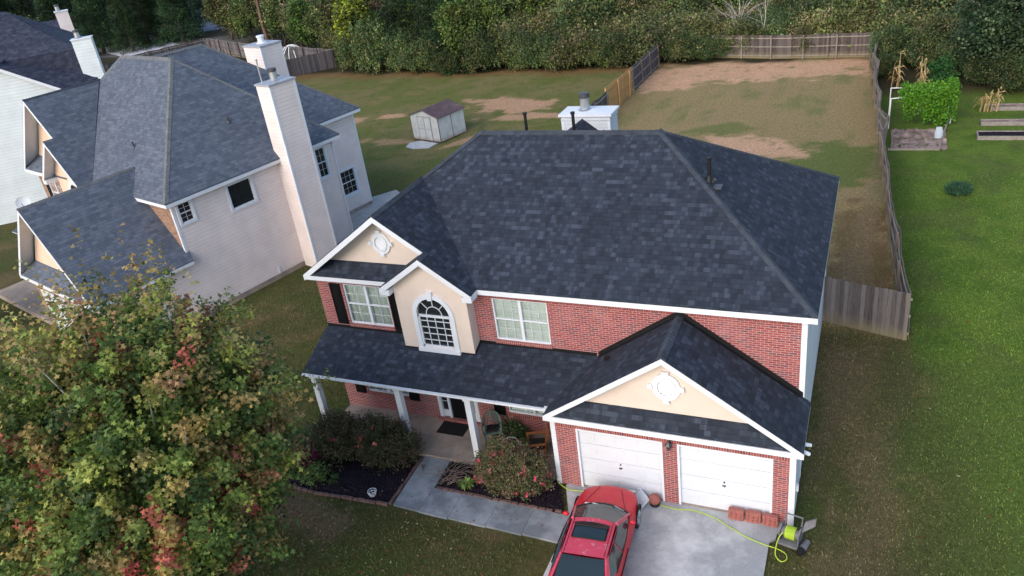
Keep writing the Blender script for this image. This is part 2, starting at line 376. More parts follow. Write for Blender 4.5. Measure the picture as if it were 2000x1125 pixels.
def fastmesh(name, vs, loops, lens, cols=None, mats=(), smooth=False, parent=None, matidx=None):
    me = bpy.data.meshes.new(name); me.vertices.add(len(vs)); me.vertices.foreach_set('co', vs.astype(np.float32).ravel())
    me.loops.add(len(loops)); me.loops.foreach_set('vertex_index', loops.astype(np.int32))
    me.polygons.add(len(lens)); st = np.concatenate([[0], np.cumsum(lens)[:-1]]).astype(np.int32)
    me.polygons.foreach_set('loop_start', st); 
    if matidx is not None: me.polygons.foreach_set('material_index', matidx.astype(np.int32))
    for x in mats: me.materials.append(MT[x] if isinstance(x, str) else x)
    me.update(calc_edges=True)
    if smooth: me.shade_smooth()
    if cols is not None:
        a = me.color_attributes.new(name='col', type='FLOAT_COLOR', domain='POINT')
        a.data.foreach_set('color', np.concatenate([cols, np.ones((len(cols), 1))], 1).astype(np.float32).ravel())
    o = bpy.data.objects.new(name, me); COL.objects.link(o); o.parent = parent; return o
k = N('lawn_surface'); at = k.n('Attribute', attribute_name='col'); co = k.coord()
f1 = k.noise(co, 28, 4, .7); f2 = k.noise(co, 6, 4, .6); f3 = k.noise(co, 90, 2, .6)
cc = k.mix(1.0, at.outputs['Color'], k.ramp(f1, [(.30, (.55, .55, .52, 1)), (.70, (1.45, 1.42, 1.35, 1))]), 'MULTIPLY')
cc = k.mix(1.0, cc, k.ramp(f2, [(.30, (.72, .78, .72, 1)), (.70, (1.28, 1.2, 1.22, 1))]), 'MULTIPLY')
cc = k.mix(k.maprange(f3, .66, .75, 0, .5), cc, (.30, .25, .14, 1))
k.col(cc); k.set(.95, .1); k.bump(k.math('ADD', f1, f3), .7, .05); MT['lawn'] = k.m
ground = fastmesh('lawn', vs, fs.ravel(), np.full(len(fs), 4), C.reshape(-1, 3), ['lawn'], True); struct(ground)

# grass blades over the near lawns (stuff)
def grass():
    n = 260000; x = NR.uniform(-24, 12, n); y = NR.uniform(-9, 24, n)
    keep = NR.random(n) < np.clip(1.25-(y+9)/40, .25, 1)
    x, y = x[keep], y[keep]
    def inside(x, y, x0, x1, y0, y1): return (x > x0) & (x < x1) & (y > y0) & (y < y1)
    bad = inside(x, y, -15.1, .05, -.2, 9) | inside(x, y, -15.7, -5.7, -4.25, 0) | inside(x, y, -6.4, -.45, -30, 0) | inside(x, y, -6.4, .1, -2.7, 0)
    lx = (x+25.65)*math.cos(R(15.65))-(y-4.41)*math.sin(R(15.65)); ly = (x+25.65)*math.sin(R(15.65))+(y-4.41)*math.cos(R(15.65))
    bad |= (lx < .2) & (lx > -14) & (ly > -5) & (ly < 14)
    bad |= (x < FX(y)) & (y > 20)
    x, y = x[~bad], y[~bad]; n = len(x)
    c = lawn(x[None], y[None])[0]*NR.uniform(.7, 1.45, (n, 1))*(.75+.5*fbm(x, y, 3.5, 77))[:, None]*np.array((1, 1.05, .95)); h = NR.uniform(.03, .075, n); a = NR.uniform(0, 6.28, n); w_ = NR.uniform(.008, .018, n)
    dx, dy = np.cos(a)*w_, np.sin(a)*w_; tx, ty = NR.normal(0, .03, n), NR.normal(0, .03, n); z0 = np.full(n, -.01)
    v = np.stack([np.stack([x-dx, y-dy, z0], 1), np.stack([x+dx, y+dy, z0], 1), np.stack([x+tx, y+ty, h], 1)], 1).reshape(-1, 3)
    o = fastmesh('grass', v, np.arange(3*n), np.full(n, 3), np.repeat(c, 3, 0).clip(0, 1), ['leaf'])
    o['kind'] = 'stuff'; o['label'] = 'short mixed green and brown grass blades growing over the near lawns'; o['category'] = 'grass'
grass()

def litter():
    n = 2600; x = np.concatenate([NR.normal(-12.5, 4.5, n//2), NR.uniform(-24, 10, n//2)]); y = np.concatenate([NR.normal(-7, 2.6, n//2), NR.uniform(-9, 24, n//2)])
    bad = ((x > -15.1) & (x < .1) & (y > -1.9) & (y < 9.1)) | ((x > -7) & (x < -.4) & (y < -1.5) & (NR.random(n) < .96)); x, y = x[~bad], y[~bad]; n = len(x)
    s_ = NR.uniform(.02, .05, n); a = NR.uniform(0, 6.28, n); z = np.full(n, .045)+NR.uniform(0, .02, n); V4 = []
    for k_ in range(4): V4.append(np.stack([x+s_*np.cos(a+k_*1.571)*(1 if k_ % 2 else .6), y+s_*np.sin(a+k_*1.571)*(1 if k_ % 2 else .6), z+NR.uniform(-.01, .012, n)], 1))
    pc = np.array([(.30, .20, .09), (.22, .11, .05), (.40, .33, .2), (.28, .06, .04)])[NR.integers(0, 4, n)]
    o = fastmesh('fallen_leaves', np.stack(V4, 1).reshape(-1, 3), np.arange(4*n), np.full(n, 4), np.repeat(pc, 4, 0), ['leaf']); o['kind'] = 'stuff'; o['label'] = 'dry fallen leaves scattered over the lawns and walk'; o['category'] = 'leaves'
litter()
# concrete
def concrete(name, c, stain, s=1.0):
    k = N(name); co = k.coord(); a = k.noise(co, .9*s, 6, .62); b = k.noise(co, 22, 4); d = k.noise(co, 3.2, 5, .6)
    col = k.ramp(a, [(.43, stain), (.57, c)]); col = k.mix(k.maprange(d, .42, .68, 0, .55), col, tuple(x*.62 for x in c[:3])+(1,))
    col = k.mix(k.maprange(b, .35, .7, 0, .15), col, tuple(min(1, x*1.25) for x in c[:3])+(1,)); k.col(col); k.set(.85, .25); k.bump(b, .25, .004); return k.m
MT['drive'] = concrete('driveway_concrete', (.50, .50, .50, 1), (.27, .275, .285, 1), .55)
MT['walk'] = concrete('walkway_concrete', (.265, .285, .305, 1), (.135, .15, .165, 1), 1.0)
MT['slab'] = concrete('porch_concrete', (.36, .29, .235, 1), (.24, .20, .175, 1), 1.1)
MT['patio'] = concrete('patio_concrete', (.42, .40, .38, 1), (.33, .32, .31, 1), .6)
g = MB(); g.slab([(-6.25, -1.55, .030), (-6.25, -2.0, .030), (-5.78, -3.1, .030), (-5.72, -4.30, .030), (-5.72, -25, .030), (-.46, -25, .030), (-.5, -2.62, .030), (-.18, -2.30, .030), (-.18, -1.55, .030)], .12)
struct(g.build('driveway', 'drive'))
g = MB()
g.slab([(-11.05, -1.83, .028), (-11.0, -3.062, .028), (-10.07, -3.062, .028), (-10.14, -1.83, .028)], .1)
g.slab([(-11.0, -3.07, .028), (-10.95, -4.02, .028), (-10.07, -4.05, .028), (-10.07, -3.07, .028)], .1)
for a, b in ((-10.062, -9.112), (-9.104, -7.922), (-7.914, -6.822), (-6.814, -5.74)): g.slab([(a, -3.08, .028), (a, -4.07, .028), (b, -4.1, .028), (b, -3.1, .028)], .1)
struct(g.build('walkway', 'walk'))
g = MB(); g.slab([(-15.02, -1.82, .1), (-6.5, -1.82, .1), (-6.5, -.0, .1), (-15.02, -.0, .1)], .2); struct(g.build('porch_floor', 'slab'))
g = MB(); g.slab([(-22.9, 13.2, .05), (-20.6, 16.5, .05), (-24.6, 19.6, .05), (-27.2, 16.3, .05)], .15); struct(g.build('neighbour_patio', 'patio'))
# far road
g = MB(); g.slab([(-89, 84, .03), (-97, 79, .03), (-230, 172, .03), (-224, 180, .03)], .05); 
MT['asphalt'] = plain('asphalt', (.17, .19, .24), .9, .2, 2, .2); struct(g.build('road', 'asphalt'))
g = MB(); g.slab([(-84, 66.5, .03), (-88, 61, .03), (-128, 80, .03), (-150, 96, .03), (-140, 100, .03), (-112, 84, .03)], .05)
MT['pale'] = plain('pale_gravel', (.52, .52, .56), .9, .2, 1.0, .2); struct(g.build('gravel_lane', 'pale'))

# mulch beds
MT['mulch'] = None
k = N('dark_mulch'); co = k.coord(); vo = k.n('TexVoronoi'); k.l(co, vo.inputs['Vector']); vo.inputs['Scale'].default_value = 26
k.col(k.mix(k.noise(co, 18, 4), (.016, .012, .018, 1), (.050, .036, .050, 1))); k.col(k.mix(k.maprange(vo.outputs['Distance'], .0, .6, 0, 1), (.060, .042, .056, 1), (.012, .009, .014, 1))); k.set(.95, .1); k.bump(vo.outputs['Distance'], 1, .04); MT['mulch'] = k.m
def inpoly(x, y, P):
    r = False; j = len(P)-1
    for i in range(len(P)):
        if (P[i][1] > y) != (P[j][1] > y) and x < (P[j][0]-P[i][0])*(y-P[i][1])/(P[j][1]-P[i][1])+P[i][0]: r = not r
        j = i
    return r
BEDL = [(-15.7, -1.86), (-11.14, -1.86), (-11.05, -4.0), (-13.7, -4.15), (-15.2, -4.05), (-16.0, -3.2)]
BEDR = [(-10.04, -1.86), (-6.52, -1.86), (-6.4, -2.05), (-5.98, -2.95), (-6.5, -3.02), (-10.0, -2.99)]
def bed(P):
    g = MB(); n = len(P); cx = sum(p[0] for p in P)/n; cy = sum(p[1] for p in P)/n; ring = []
    K = 8
    def pt(i, t, r): a, b = P[i], P[(i+1) % n]; x = a[0]+(b[0]-a[0])*t; y = a[1]+(b[1]-a[1])*t; x = cx+(x-cx)*r; y = cy+(y-cy)*r; return (x, y, .015+.07*(1-r**3)+.04*mnoise.noise(V((x*4, y*4, 1)))*(r < 1))
    for i in range(n):
        for t in range(10):
            for k_ in range(K):
                r0, r1 = 1-k_/K, 1-(k_+1)/K
                q = [pt(i, t/10, r0), pt(i, (t+1)/10, r0), pt(i, (t+1)/10, r1)]+([pt(i, t/10, r1)] if r1 > .01 else []); g.poly(q)
    # chips
    for _ in range(900):
        x = rnd.uniform(min(p[0] for p in P), max(p[0] for p in P)); y = rnd.uniform(min(p[1] for p in P), max(p[1] for p in P))
        if not inpoly(x, y, P): continue
        a = rnd.uniform(0, 6.28); l = rnd.uniform(.02, .06); ww = .012; z = .09+rnd.uniform(-.03, .02)
        dx, dy = math.cos(a), math.sin(a); g.poly([(x-dx*l-dy*ww, y-dy*l+dx*ww, z), (x-dx*l+dy*ww, y-dy*l-dx*ww, z-.01), (x+dx*l+dy*ww, y+dy*l-dx*ww, z+.015), (x+dx*l-dy*ww, y+dy*l+dx*ww, z+.02)])
    struct(g.build('mulch_bed', 'mulch', smooth=False))
bed(BEDL); bed(BEDR)
def edging(pts, label):
    g = MB()
    for a, b in zip(pts, pts[1:]):
        a, b = V((*a, 0)), V((*b, 0)); L = (b-a).length; d = (b-a)/L; nn = int(L/.2)
        for i in range(nn):
            p = a+d*(i+.5)*L/nn+V((rnd.uniform(-.01, .01), rnd.uniform(-.01, .01), 0)); ang = rnd.uniform(-.06, .06)
            U = V((d.x*math.cos(ang)-d.y*math.sin(ang), d.x*math.sin(ang)+d.y*math.cos(ang), 0)); W = V((-U.y, U.x, 0))
            g.obox(p, U, W, (0, 0, 1), -.092, .092, -.04, .04, -.03, .055+rnd.uniform(-.012, .012))
    tag(g.build('brick_edging', MT['edge']), label, 'edging', 'brick edging of the flower beds')
MT['edge'] = plain('edging_brick', (.15, .085, .075), .9, .35, 5, .3, dirt=((.10, .09, .07), .6))
edging([(-11.10, -1.95), (-11.05, -4.02)], 'red brick edging between the left mulch bed and the short walkway')
edging([(-11.1, -4.06), (-13.7, -4.2), (-15.2, -4.12)], 'brick edging along the lawn side of the left mulch bed')
edging([(-10.0, -3.03), (-6.5, -3.06), (-6.0, -3.0)], 'red brick edging of the right mulch bed along the walkway')

# ------------------------------------------------------------------ building helpers
def wall(g, o, U, Nn, u0, u1, z0, z1, holes=(), depth=.1, mi=0, mj=0, top=None):
    """wall in the plane o + u*U + z*Z facing Nn, with rectangular openings and their reveals"""
    o, U, Nn = V(o), V(U), V(Nn); Z = V((0, 0, 1)); P = lambda u, z, d=0: o+U*u+Z*z+Nn*d
    us = sorted({u0, u1, *[h[0] for h in holes], *[h[1] for h in holes]}); zs = sorted({z0, z1, *[h[2] for h in holes], *[h[3] for h in holes]})
    for a, b in zip(us, us[1:]):
        for c, d in zip(zs, zs[1:]):
            if any(h[0]-1e-6 <= a and b <= h[1]+1e-6 and h[2]-1e-6 <= c and d <= h[3]+1e-6 for h in holes): continue
            q = [P(a, c), P(b, c), P(b, d), P(a, d)]; g.poly(q if U.cross(Z).dot(Nn) > 0 else q[::-1], mi)
    for a, b, c, d in holes:
        for p, q in (((a, c), (b, c)), ((b, c), (b, d)), ((b, d), (a, d)), ((a, d), (a, c))):
            g.poly([P(*p), P(*p, -depth), P(*q, -depth), P(*q)], mj)
    return g
def window(parent, o, U, Nn, u0, u1, z0, z1, sashes=1, cols=3, rows=2, back='curtain', proud=-.05, trim=0, rail=True, mun=.012, casing=.045, name='window', label=None):
    g = MB(); a = (o, U, (0, 0, 1), Nn); B = lambda x0, x1, y0, y1, d0, d1: g.obox(*a, x0, x1, y0, y1, d0, d1)
    p = proud
    if trim:
        B(u0-trim, u0, z0-trim, z1+trim, -.02, .035); B(u1, u1+trim, z0-trim, z1+trim, -.02, .035); B(u0, u1, z1, z1+trim, -.02, .035); B(u0, u1, z0-trim, z0, -.02, .04)
    c = casing; B(u0, u0+c, z0, z1, p-.05, p+.02); B(u1-c, u1, z0, z1, p-.05, p+.02); B(u0+c, u1-c, z1-c, z1, p-.05, p+.02); B(u0+c, u1-c, z0, z0+c, p-.05, p+.03)
    W = (u1-u0-2*c); sw = W/sashes; zm = (z0+z1)/2
    for s in range(sashes):
        x0 = u0+c+s*sw; x1 = x0+sw
        if s: B(x0-.045, x0+.045, z0+c, z1-c, p-.05, p+.018)
        if rail: B(x0+(.045 if s else 0), x1-(.045 if s < sashes-1 else 0), zm-.02, zm+.02, p-.045, p+.012)
        for i in range(1, cols): x = x0+sw*i/cols; B(x-mun/2, x+mun/2, z0+c, z1-c, p-.032, p-.012)
        for h0, h1 in (((z0+c, zm-.02), (zm+.02, z1-c)) if rail else ((z0+c, z1-c),)):
            for i in range(1, rows): z = h0+(h1-h0)*i/rows; B(x0, x1, z-mun/2, z+mun/2, p-.030, p-.014)
    f = g.build(name, 'white', parent)
    if label: f['label'] = label
    O0, U0, N0 = V(o), V(U), V(Nn); pq = [O0+U0*x_+V((0, 0, z_))+N0*(p-.042) for x_, z_ in ((u0+.02, z0+.02), (u1-.02, z0+.02), (u1-.02, z1-.02), (u0+.02, z1-.02))]
    gp = MB(); gp.poly(pq if U0.cross(V((0, 0, 1))).dot(N0) > 0 else pq[::-1]); gp.build('pane', 'pane' if back else 'glass', f)
    if back:
        cg = MB(); n = 40
        if back == 'blind':
            nz = int((z1-z0)/.05)
            for i in range(nz): z = z0+.02+i*(z1-z0-.04)/nz; cg.obox(*a, u0+.03, u1-.03, z, z+.038, p-.09+.012*(i % 2), p-.085+.012*(i % 2))
        else:
            pts = [(u0+.02+(u1-u0-.04)*i/n, p-.10+.018*math.sin(i*1.7)+.01*math.sin(i*.6)) for i in range(n+1)]
            O, UU, NN = V(o), V(U), V(Nn)
            for (a0, d0), (a1, d1) in zip(pts, pts[1:]):
                q = [O+UU*a0+NN*d0+V((0, 0, z0+.02)), O+UU*a1+NN*d1+V((0, 0, z0+.02)), O+UU*a1+NN*d1+V((0, 0, z1-.02)), O+UU*a0+NN*d0+V((0, 0, z1-.02))]; cg.poly(q)
        cg.obox(*a, u0, u1, z0, z1, p-.16, p-.15)
        cg.build('curtain' if back != 'blind' else 'blind', back if back in MT else 'blindm', f)
    return f
MT['blindm'] = plain('pale_blind', (.70, .77, .74), .8, .06, 5, 0)
def shutter(parent, o, U, Nn, u0, u1, z0, z1):
    g = MB(); a = (o, U, (0, 0, 1), Nn); B = lambda x0, x1, y0, y1, d0, d1: g.obox(*a, x0, x1, y0, y1, d0, d1)
    B(u0, u1, z0, z1, .004, .022); r = .05; zm = z0+(z1-z0)*.48
    B(u0, u0+r, z0, z1, .022, .042); B(u1-r, u1, z0, z1, .022, .042)
    for c, d in ((z0, z0+r*1.3), (zm-r/2, zm+r/2), (z1-r*1.3, z1)): B(u0+r, u1-r, c, d, .022, .042)
    for c, d in ((z0+r*1.9, zm-r*1.1), (zm+r*1.1, z1-r*1.9)): B(u0+r*1.5, u1-r*1.5, c, d, .022, .034)
    return g.build('shutter', 'shutter', parent)
def caps(p, q, n1, n2, wd=.15, seg=.145, parent=None, mat='cap', lift=.012):
    """overlapping cap shingles laid along a hip or ridge p->q; n1,n2 = downhill directions on the two faces"""
    g = MB(); p, q = V(p), V(q); d = (q-p); L = d.length; d /= L; n = max(1, int(L/seg)); n1 = V(n1).normalized(); n2 = V(n2).normalized(); upv = V((0, 0, 1))
    for i in range(n):
        a = p+d*(i*L/n); b = p+d*((i+1.25)*L/n); h0 = upv*(lift+.014+rnd.uniform(0, .006)); h1 = upv*(lift)
        for s in (n1, n2):
            ww = wd*rnd.uniform(.95, 1.05); g.poly([a+h0, b+h1, b+h1+s*ww, a+h0+s*ww]); g.poly([a+h0, a+h0+s*ww, a+s*ww, a])
            g.poly([a+h0+s*ww, b+h1+s*ww, b+s*ww, a+s*ww])
    return g.build('ridge_cap', mat, parent)
def gable_vent(parent, cx, y, cz, s=1.0, round_=False):
    g = MB(); n = 28
    rx, rz = .30*s, .33*s
    def ring(r0, r1, d0, d1):
        P = lambda r, t, d: (cx+rx*r*math.cos(t), y-d, cz+rz*r*math.sin(t))
        for k_ in range(n):
            t0, t1 = 2*math.pi*k_/n, 2*math.pi*(k_+1)/n
            g.poly([P(r0, t0, d1), P(r0, t1, d1), P(r1, t1, d1), P(r1, t0, d1)][::-1]); g.poly([P(r1, t0, d0), P(r1, t1, d0), P(r1, t1, d1), P(r1, t0, d1)]); g.poly([P(r0, t0, d0), P(r0, t1, d0), P(r0, t1, d1), P(r0, t0, d1)][::-1])
    ring(.78, 1.12, -.01, .05); ring(.66, .80, -.01, .075); 
    g.poly([(cx+rx*.7*math.cos(2*math.pi*k_/n), y-.012, cz+rz*.7*math.sin(2*math.pi*k_/n)) for k_ in range(n)])
    for i in range(-3, 4):
        z = cz+i*rz*.19; hw = rx*.66*math.sqrt(max(0, 1-(i*.19/.66)**2))
        if hw > .03: g.poly([(cx-hw, y-.05, z-.018), (cx+hw, y-.05, z-.018), (cx+hw, y-.02, z+.022), (cx-hw, y-.02, z+.022)]); g.poly([(cx-hw, y-.05, z-.018), (cx+hw, y-.05, z-.018), (cx+hw, y-.045, z-.028), (cx-hw, y-.045, z-.028)])
    for dx, dz in ((1, 0), (-1, 0), (0, 1), (0, -1)):
        x, z = cx+dx*rx*1.22, cz+dz*rz*1.2
        a, b = (.07*s, .045*s) if dz else (.055*s, .06*s)
        pts = [(x-a*(1.25 if dz > 0 else .9), y-.085, z+b), (x+a*(1.25 if dz > 0 else .9), y-.085, z+b), (x+a*(.9 if dz > 0 else 1.2), y-.085, z-b), (x-a*(.9 if dz > 0 else 1.2), y-.085, z-b)]
        g.slab(pts, .09, d=(0, 1, 0))
    return g.build('gable_vent', 'white', parent)
def pipe_vent(parent, x, y, z, h=.6, slope=None):
    g = MB(); g.tube([(x, y, z-.15), (x, y, z+h)], .052, 10); g.tube([(x, y, z+h), (x, y, z+h+.07)], .075, 12); g.tube([(x, y, z-.1), (x, y, z+.10)], [.16, .06], 12)
    return g.build('vent_pipe', 'black', parent)
def flue(g, c, r=.16, h=.45):
    g.lathe(c, [(r*1.7, 0), (r*1.3, .04), (r, .09), (r, h*.62), (r*.9, h*.62), (r*.9, h*.72), (0.001, h*.72)], 18)
    g2 = MB(); g2.lathe(c, [(0.001, h*.73), (r*1.15, h*.73), (r*1.18, h*.98), (r*.9, h), (0.001, h*1.02)], 18); return g2

# ------------------------------------------------------------------ our house
X3 = (1, 0, 0); NF = (0, -1, 0)
Wd, D, He, ov = 15.07, 8.976, 5.376, .247
H = tag(empty('brick_house', (0, 0, 0)), 'red brick two storey house with a new charcoal shingle roof and white garage doors', 'house')
HW = [(-14.09, -12.44, 3.54, 5.0), (-8.80, -7.04, 3.53, 4.96), (-14.11, -12.47, .80, 2.25), (-8.80, -7.05, .77, 2.25), (-11.37, -9.88, .12, 2.30)]
g = MB(); wall(g, (0, 0, 0), X3, NF, -Wd, -.13, 0, 5.22, HW, .11); wall(g, (-Wd, 0, 0), (0, 1, 0), (-1, 0, 0), 0, D, 0, 5.22)
bw = g.build('wall', 'brick', H)
fb = ((0, 0, 0), X3, (0, 0, 1), NF)
each('soldier_course', 'soldier', bw, [(*fb, -9.3, -.13, 4.99, 5.2, .0, .006), (*fb, -Wd, -11.9, 5.02, 5.2, .0, .006)], 'obox')
each('brick_sill', 'soldier', bw, [(*fb, a-.04, b+.04, c-.115, c-.005, .0, .035) for a, b, c, d in HW[:4]]+[(*fb, -11.45, -9.8, 0.1, .2, .0, .12)], 'obox')
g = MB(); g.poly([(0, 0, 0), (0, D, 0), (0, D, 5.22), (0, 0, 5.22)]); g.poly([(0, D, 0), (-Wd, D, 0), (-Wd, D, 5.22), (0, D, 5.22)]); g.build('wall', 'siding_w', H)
each('corner_board', 'white', H, [(-.13, -.012, 0, .012, .12, 5.2), (-.1, D-.1, 0, .013, D+.013, 5.2)])
# windows
window(H, (0, 0, 0), X3, NF, *HW[0], sashes=2, cols=2, rows=2, back='curtain')
window(H, (0, 0, 0), X3, NF, *HW[1], sashes=2, cols=3, rows=2, back='blind')
window(H, (0, 0, 0), X3, NF, *HW[2], sashes=2, cols=3, rows=2, back='curtain')
window(H, (0, 0, 0), X3, NF, *HW[3], sashes=2, cols=3, rows=2, back='curtain')
for a in ((-14.58, -14.19, 3.5, 5.0), (-12.38, -12.0, 3.47, 4.98), (-14.60, -14.21, .7, 2.26), (-12.45, -12.07, .7, 2.26), (-9.29, -8.90, .65, 2.26)): shutter(H, (0, 0, 0), X3, NF, *a)
# front door group
g = MB(); a = ((0, 0, 0), X3, (0, 0, 1), NF); B = lambda *q: g.obox(*a, *q)
for x0, x1 in ((-11.37, -11.24), (-11.0, -10.92), (-10.34, -10.27), (-10.02, -9.88)): B(x0, x1, .12, 2.30, -.09, .03)
B(-11.24, -10.02, 2.2, 2.3, -.09, .03); B(-11.24, -11.0, .2, .46, -.07, -.03); B(-10.27, -10.02, .2, .46, -.07, -.03); B(-10.92, -10.34, .12, .17, -.1, .06)
for x0, x1 in ((-11.24, -11.0), (-10.27, -10.02)):
    for z in (.8, 1.15, 1.5, 1.85): B(x0, x1, z, z+.016, -.065, -.05)
fr = g.build('door_frame', 'white', H)
g = MB(); B(-11.24, -11.0, .46, 2.2, -.08, -.066); B(-10.27, -10.02, .46, 2.2, -.08, -.066); g.build('side_light', 'glass', fr)
g = MB(); B(-10.92, -10.34, .17, 2.2, -.08, -.04)
for z0, z1 in ((.35, .95), (1.1, 1.45), (1.55, 2.05)):
    for x0 in (-10.85, -10.60): B(x0, x0+.19, z0, z1, -.04, -.028)
dr = g.build('front_door', 'shutter', H); g = MB(); g.tube([(-10.40, .03, 1.05), (-10.40, -.03, 1.05)], .028, 10); g.build('handle', 'galv', dr)
# porch posts
for x in (-14.83, -11.69, -9.25):
    g = MB(); y = -1.57; g.box(x-.095, y-.095, .1, x+.095, y+.095, 2.41); g.box(x-.13, y-.13, .1, x+.13, y+.13, .17); g.box(x-.11, y-.11, .17, x+.11, y+.11, .22); g.box(x-.125, y-.125, 2.34, x+.125, y+.125, 2.408); g.build('porch_post', 'white', H)
# --- main roof
sh = .676; Hr = 8.578; xr, xl = -4.647, -10.581; yr = D/2; e = ov; t = .035
A, B_, C_, D_ = (-Wd-e, -e, He), (e, -e, He), (e, D+e, He), (-Wd-e, D+e, He); RR, RL = (xr, yr, Hr), (xl, yr, Hr)
g = MB()
g.slab([A, B_, RR, RL], t); g.slab([B_, C_, RR], t); g.slab([C_, D_, RL, RR], t); g.slab([D_, A, RL], t)
# wide left gable and the bay gable in front of it
R0, R1 = (-12.196, -e, 7.555), (-12.196, 2.97, 7.555); Vv = (-9.08, -e, He+.004); E_ = (-9.08, -.675, He); Ap = (-10.627, -.675, 6.458); Aq = (-10.627, -e, 6.458); Ar = (-10.627, 1.3, 6.458)
g.slab([R0, Aq, Ap, E_, Vv, R1], t); g.slab([(-Wd-e, -e, He), R0, R1, (-Wd-e, 3.0, He)][::-1], t)
g.slab([(-12.177, -.675, He), Ap, (-10.627, .3, 6.458), (-12.177, .3, He)][::-1], t)
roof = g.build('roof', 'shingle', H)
caps(RL, RR, (0, -1, -sh), (0, 1, -sh), parent=roof); caps(B_, RR, (-1, 0, 0), (0, 1, 0), parent=roof); 
caps(C_, RR, (-1, 0, 0), (0, -1, 0), parent=roof); caps((-12.196, 2.9, 7.5), RL, (1, -.3, 0), (-.3, 1, -.1), parent=roof)
caps(R0, R1, (1, 0, -.7), (-1, 0, -.7), parent=roof); caps(Ap, (-10.627, -.2, 6.458), (1, 0, -.7), (-1, 0, -.7), parent=roof)
# fascia, rakes, soffit
def fascia(g, p, q, h=.165, out=(0, -1, 0), th=.03, dz=-.036):
    p, q, o_ = V(p)+V((0, 0, dz)), V(q)+V((0, 0, dz)), V(out)
    g.slab([p-o_*.004, q-o_*.004, q-V((0, 0, h))-o_*.004, p-V((0, 0, h))-o_*.004], th, d=tuple(-o_))
g = MB()
fascia(g, Vv, B_); fascia(g, B_, C_, out=(1, 0, 0)); fascia(g, C_, D_, out=(0, 1, 0)); fascia(g, D_, (-Wd-e, -e, He), out=(-1, 0, 0))
fascia(g, (-Wd-e, -e-.002, He), (-12.1, -e-.002, He), .15)
fascia(g, (-Wd-e-.01, -e-.012, He+.01), R0, .19); fascia(g, R0, Aq, .19)
fascia(g, (-12.19, -.68, He), Ap, .19); fascia(g, Ap, (-9.07, -.68, He), .19)
fascia(g, E_, Vv, .165, (1, 0, 0))
g.box(-12.17, -.66, 5.19, -11.86, -.3, 5.30); g.box(-9.40+.003, -.66, 5.19, -9.11, -.25, 5.30)   # cornice returns
g.box(-12.19, -.665, 5.12, -11.86, -.30, 5.19); g.box(-9.397, -.665, 5.12, -9.09, -.26, 5.19)
g.box(-15.30, -e+.03, 5.2, -11.86, -.004, 5.212); g.box(-9.39, -e+.03, 5.2, e-.03, -.004, 5.212); g.box(.016, -.0, 5.2, e-.03, D, 5.212); g.box(-Wd-e+.03, 0, 5.2, -Wd-.003, D, 5.212)
# sloping soffits under the rakes
def soff(x0, x1, xa, za, s_, y0, y1, d=.06):
    g.poly([(x0, y0, za-s_*abs(x0-xa)-d), (x1, y0, za-s_*abs(x1-xa)-d), (x1, y1, za-s_*abs(x1-xa)-d), (x0, y1, za-s_*abs(x0-xa)-d)])
soff(-15.28, -12.196, -12.196, 7.555, .699, -e+.03, .25); soff(-12.196, -10.65, -12.196, 7.555, .699, -e+.03, .25)
soff(-12.14, -10.627, -10.627, 6.458, .699, -.645, -.43); soff(-10.627, -9.1, -10.627, 6.458, .699, -.645, -.43)
g.build('fascia', 'white', roof)
# gable walls
g = MB(); g.poly([(-15.3, .25, 5.40), (-12.196, .25, 7.50), (-9.2, .25, 5.40)][::-1]); gw = g.build('gable_wall', 'stucco', H)
gable_vent(gw, -12.40, .25, 6.44, 1.0)
# shallow skirt roof in front of the left gable wall
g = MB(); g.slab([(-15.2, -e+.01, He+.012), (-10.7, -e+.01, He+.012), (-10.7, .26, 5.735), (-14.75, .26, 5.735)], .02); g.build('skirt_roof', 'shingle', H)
# stucco bay with arched window
xb0, xb1, yb = -11.85, -9.40, -.428
g = MB(); rt_ = lambda x: 6.458-.699*abs(x+10.627)-.05
cx, r_in, zs, zb = -10.60, .56, 4.41, 3.28
n = 20; arc = [(cx+r_in*math.cos(math.pi*k_/n), zs+.60*math.sin(math.pi*k_/n)) for k_ in range(n+1)]
right = [(xb1, yb, 3.0), (xb1, yb, rt_(xb1)), (-10.627, yb, rt_(-10.627))]
F = lambda x, z: (x, yb, z)
top = [F(x, z) for x, z in arc]     # right -> left over the arch
g.poly([F(xb1, 3.0), F(xb1, rt_(xb1)), F(-10.627, rt_(-10.627)), top[n//2]]+top[:n//2][::-1]+[F(cx+r_in, zb), F(cx+r_in, 3.0)])
g.poly([F(xb0, 3.0), F(cx-r_in, 3.0), F(cx-r_in, zb)]+top[n//2:][::-1]+[F(-10.627, rt_(-10.627)), F(xb0, rt_(xb0))])
g.poly([F(cx-r_in, 3.0), F(cx+r_in, 3.0), F(cx+r_in, zb), F(cx-r_in, zb)])
outl = [(cx+r_in, zb)]+arc+[(cx-r_in, zb)]
for (x0, z0), (x1, z1) in zip(outl, outl[1:]): g.poly([F(x0, z0), F(x1, z1), (x1, yb+.1, z1), (x0, yb+.1, z0)])
g.poly([F(cx-r_in, zb), F(cx+r_in, zb), (cx+r_in, yb+.1, zb), (cx-r_in, yb+.1, zb)])
g.poly([(xb1, yb, 3.0), (xb1, .0, 3.0), (xb1, .0, rt_(xb1)), (xb1, yb, rt_(xb1))]); g.poly([(xb0, yb, 3.0), (xb0, .0, 3.0), (xb0, .0, rt_(xb0)), (xb0, yb, rt_(xb0))][::-1])
bay = g.build('stucco_bay', 'stucco', H)
g = MB(); oo = lambda r, z0: [(cx+r, z0)]+[(cx+r*math.cos(math.pi*k_/n), zs+(r+.04)*math.sin(math.pi*k_/n)) for k_ in range(n+1)]+[(cx-r, z0)]
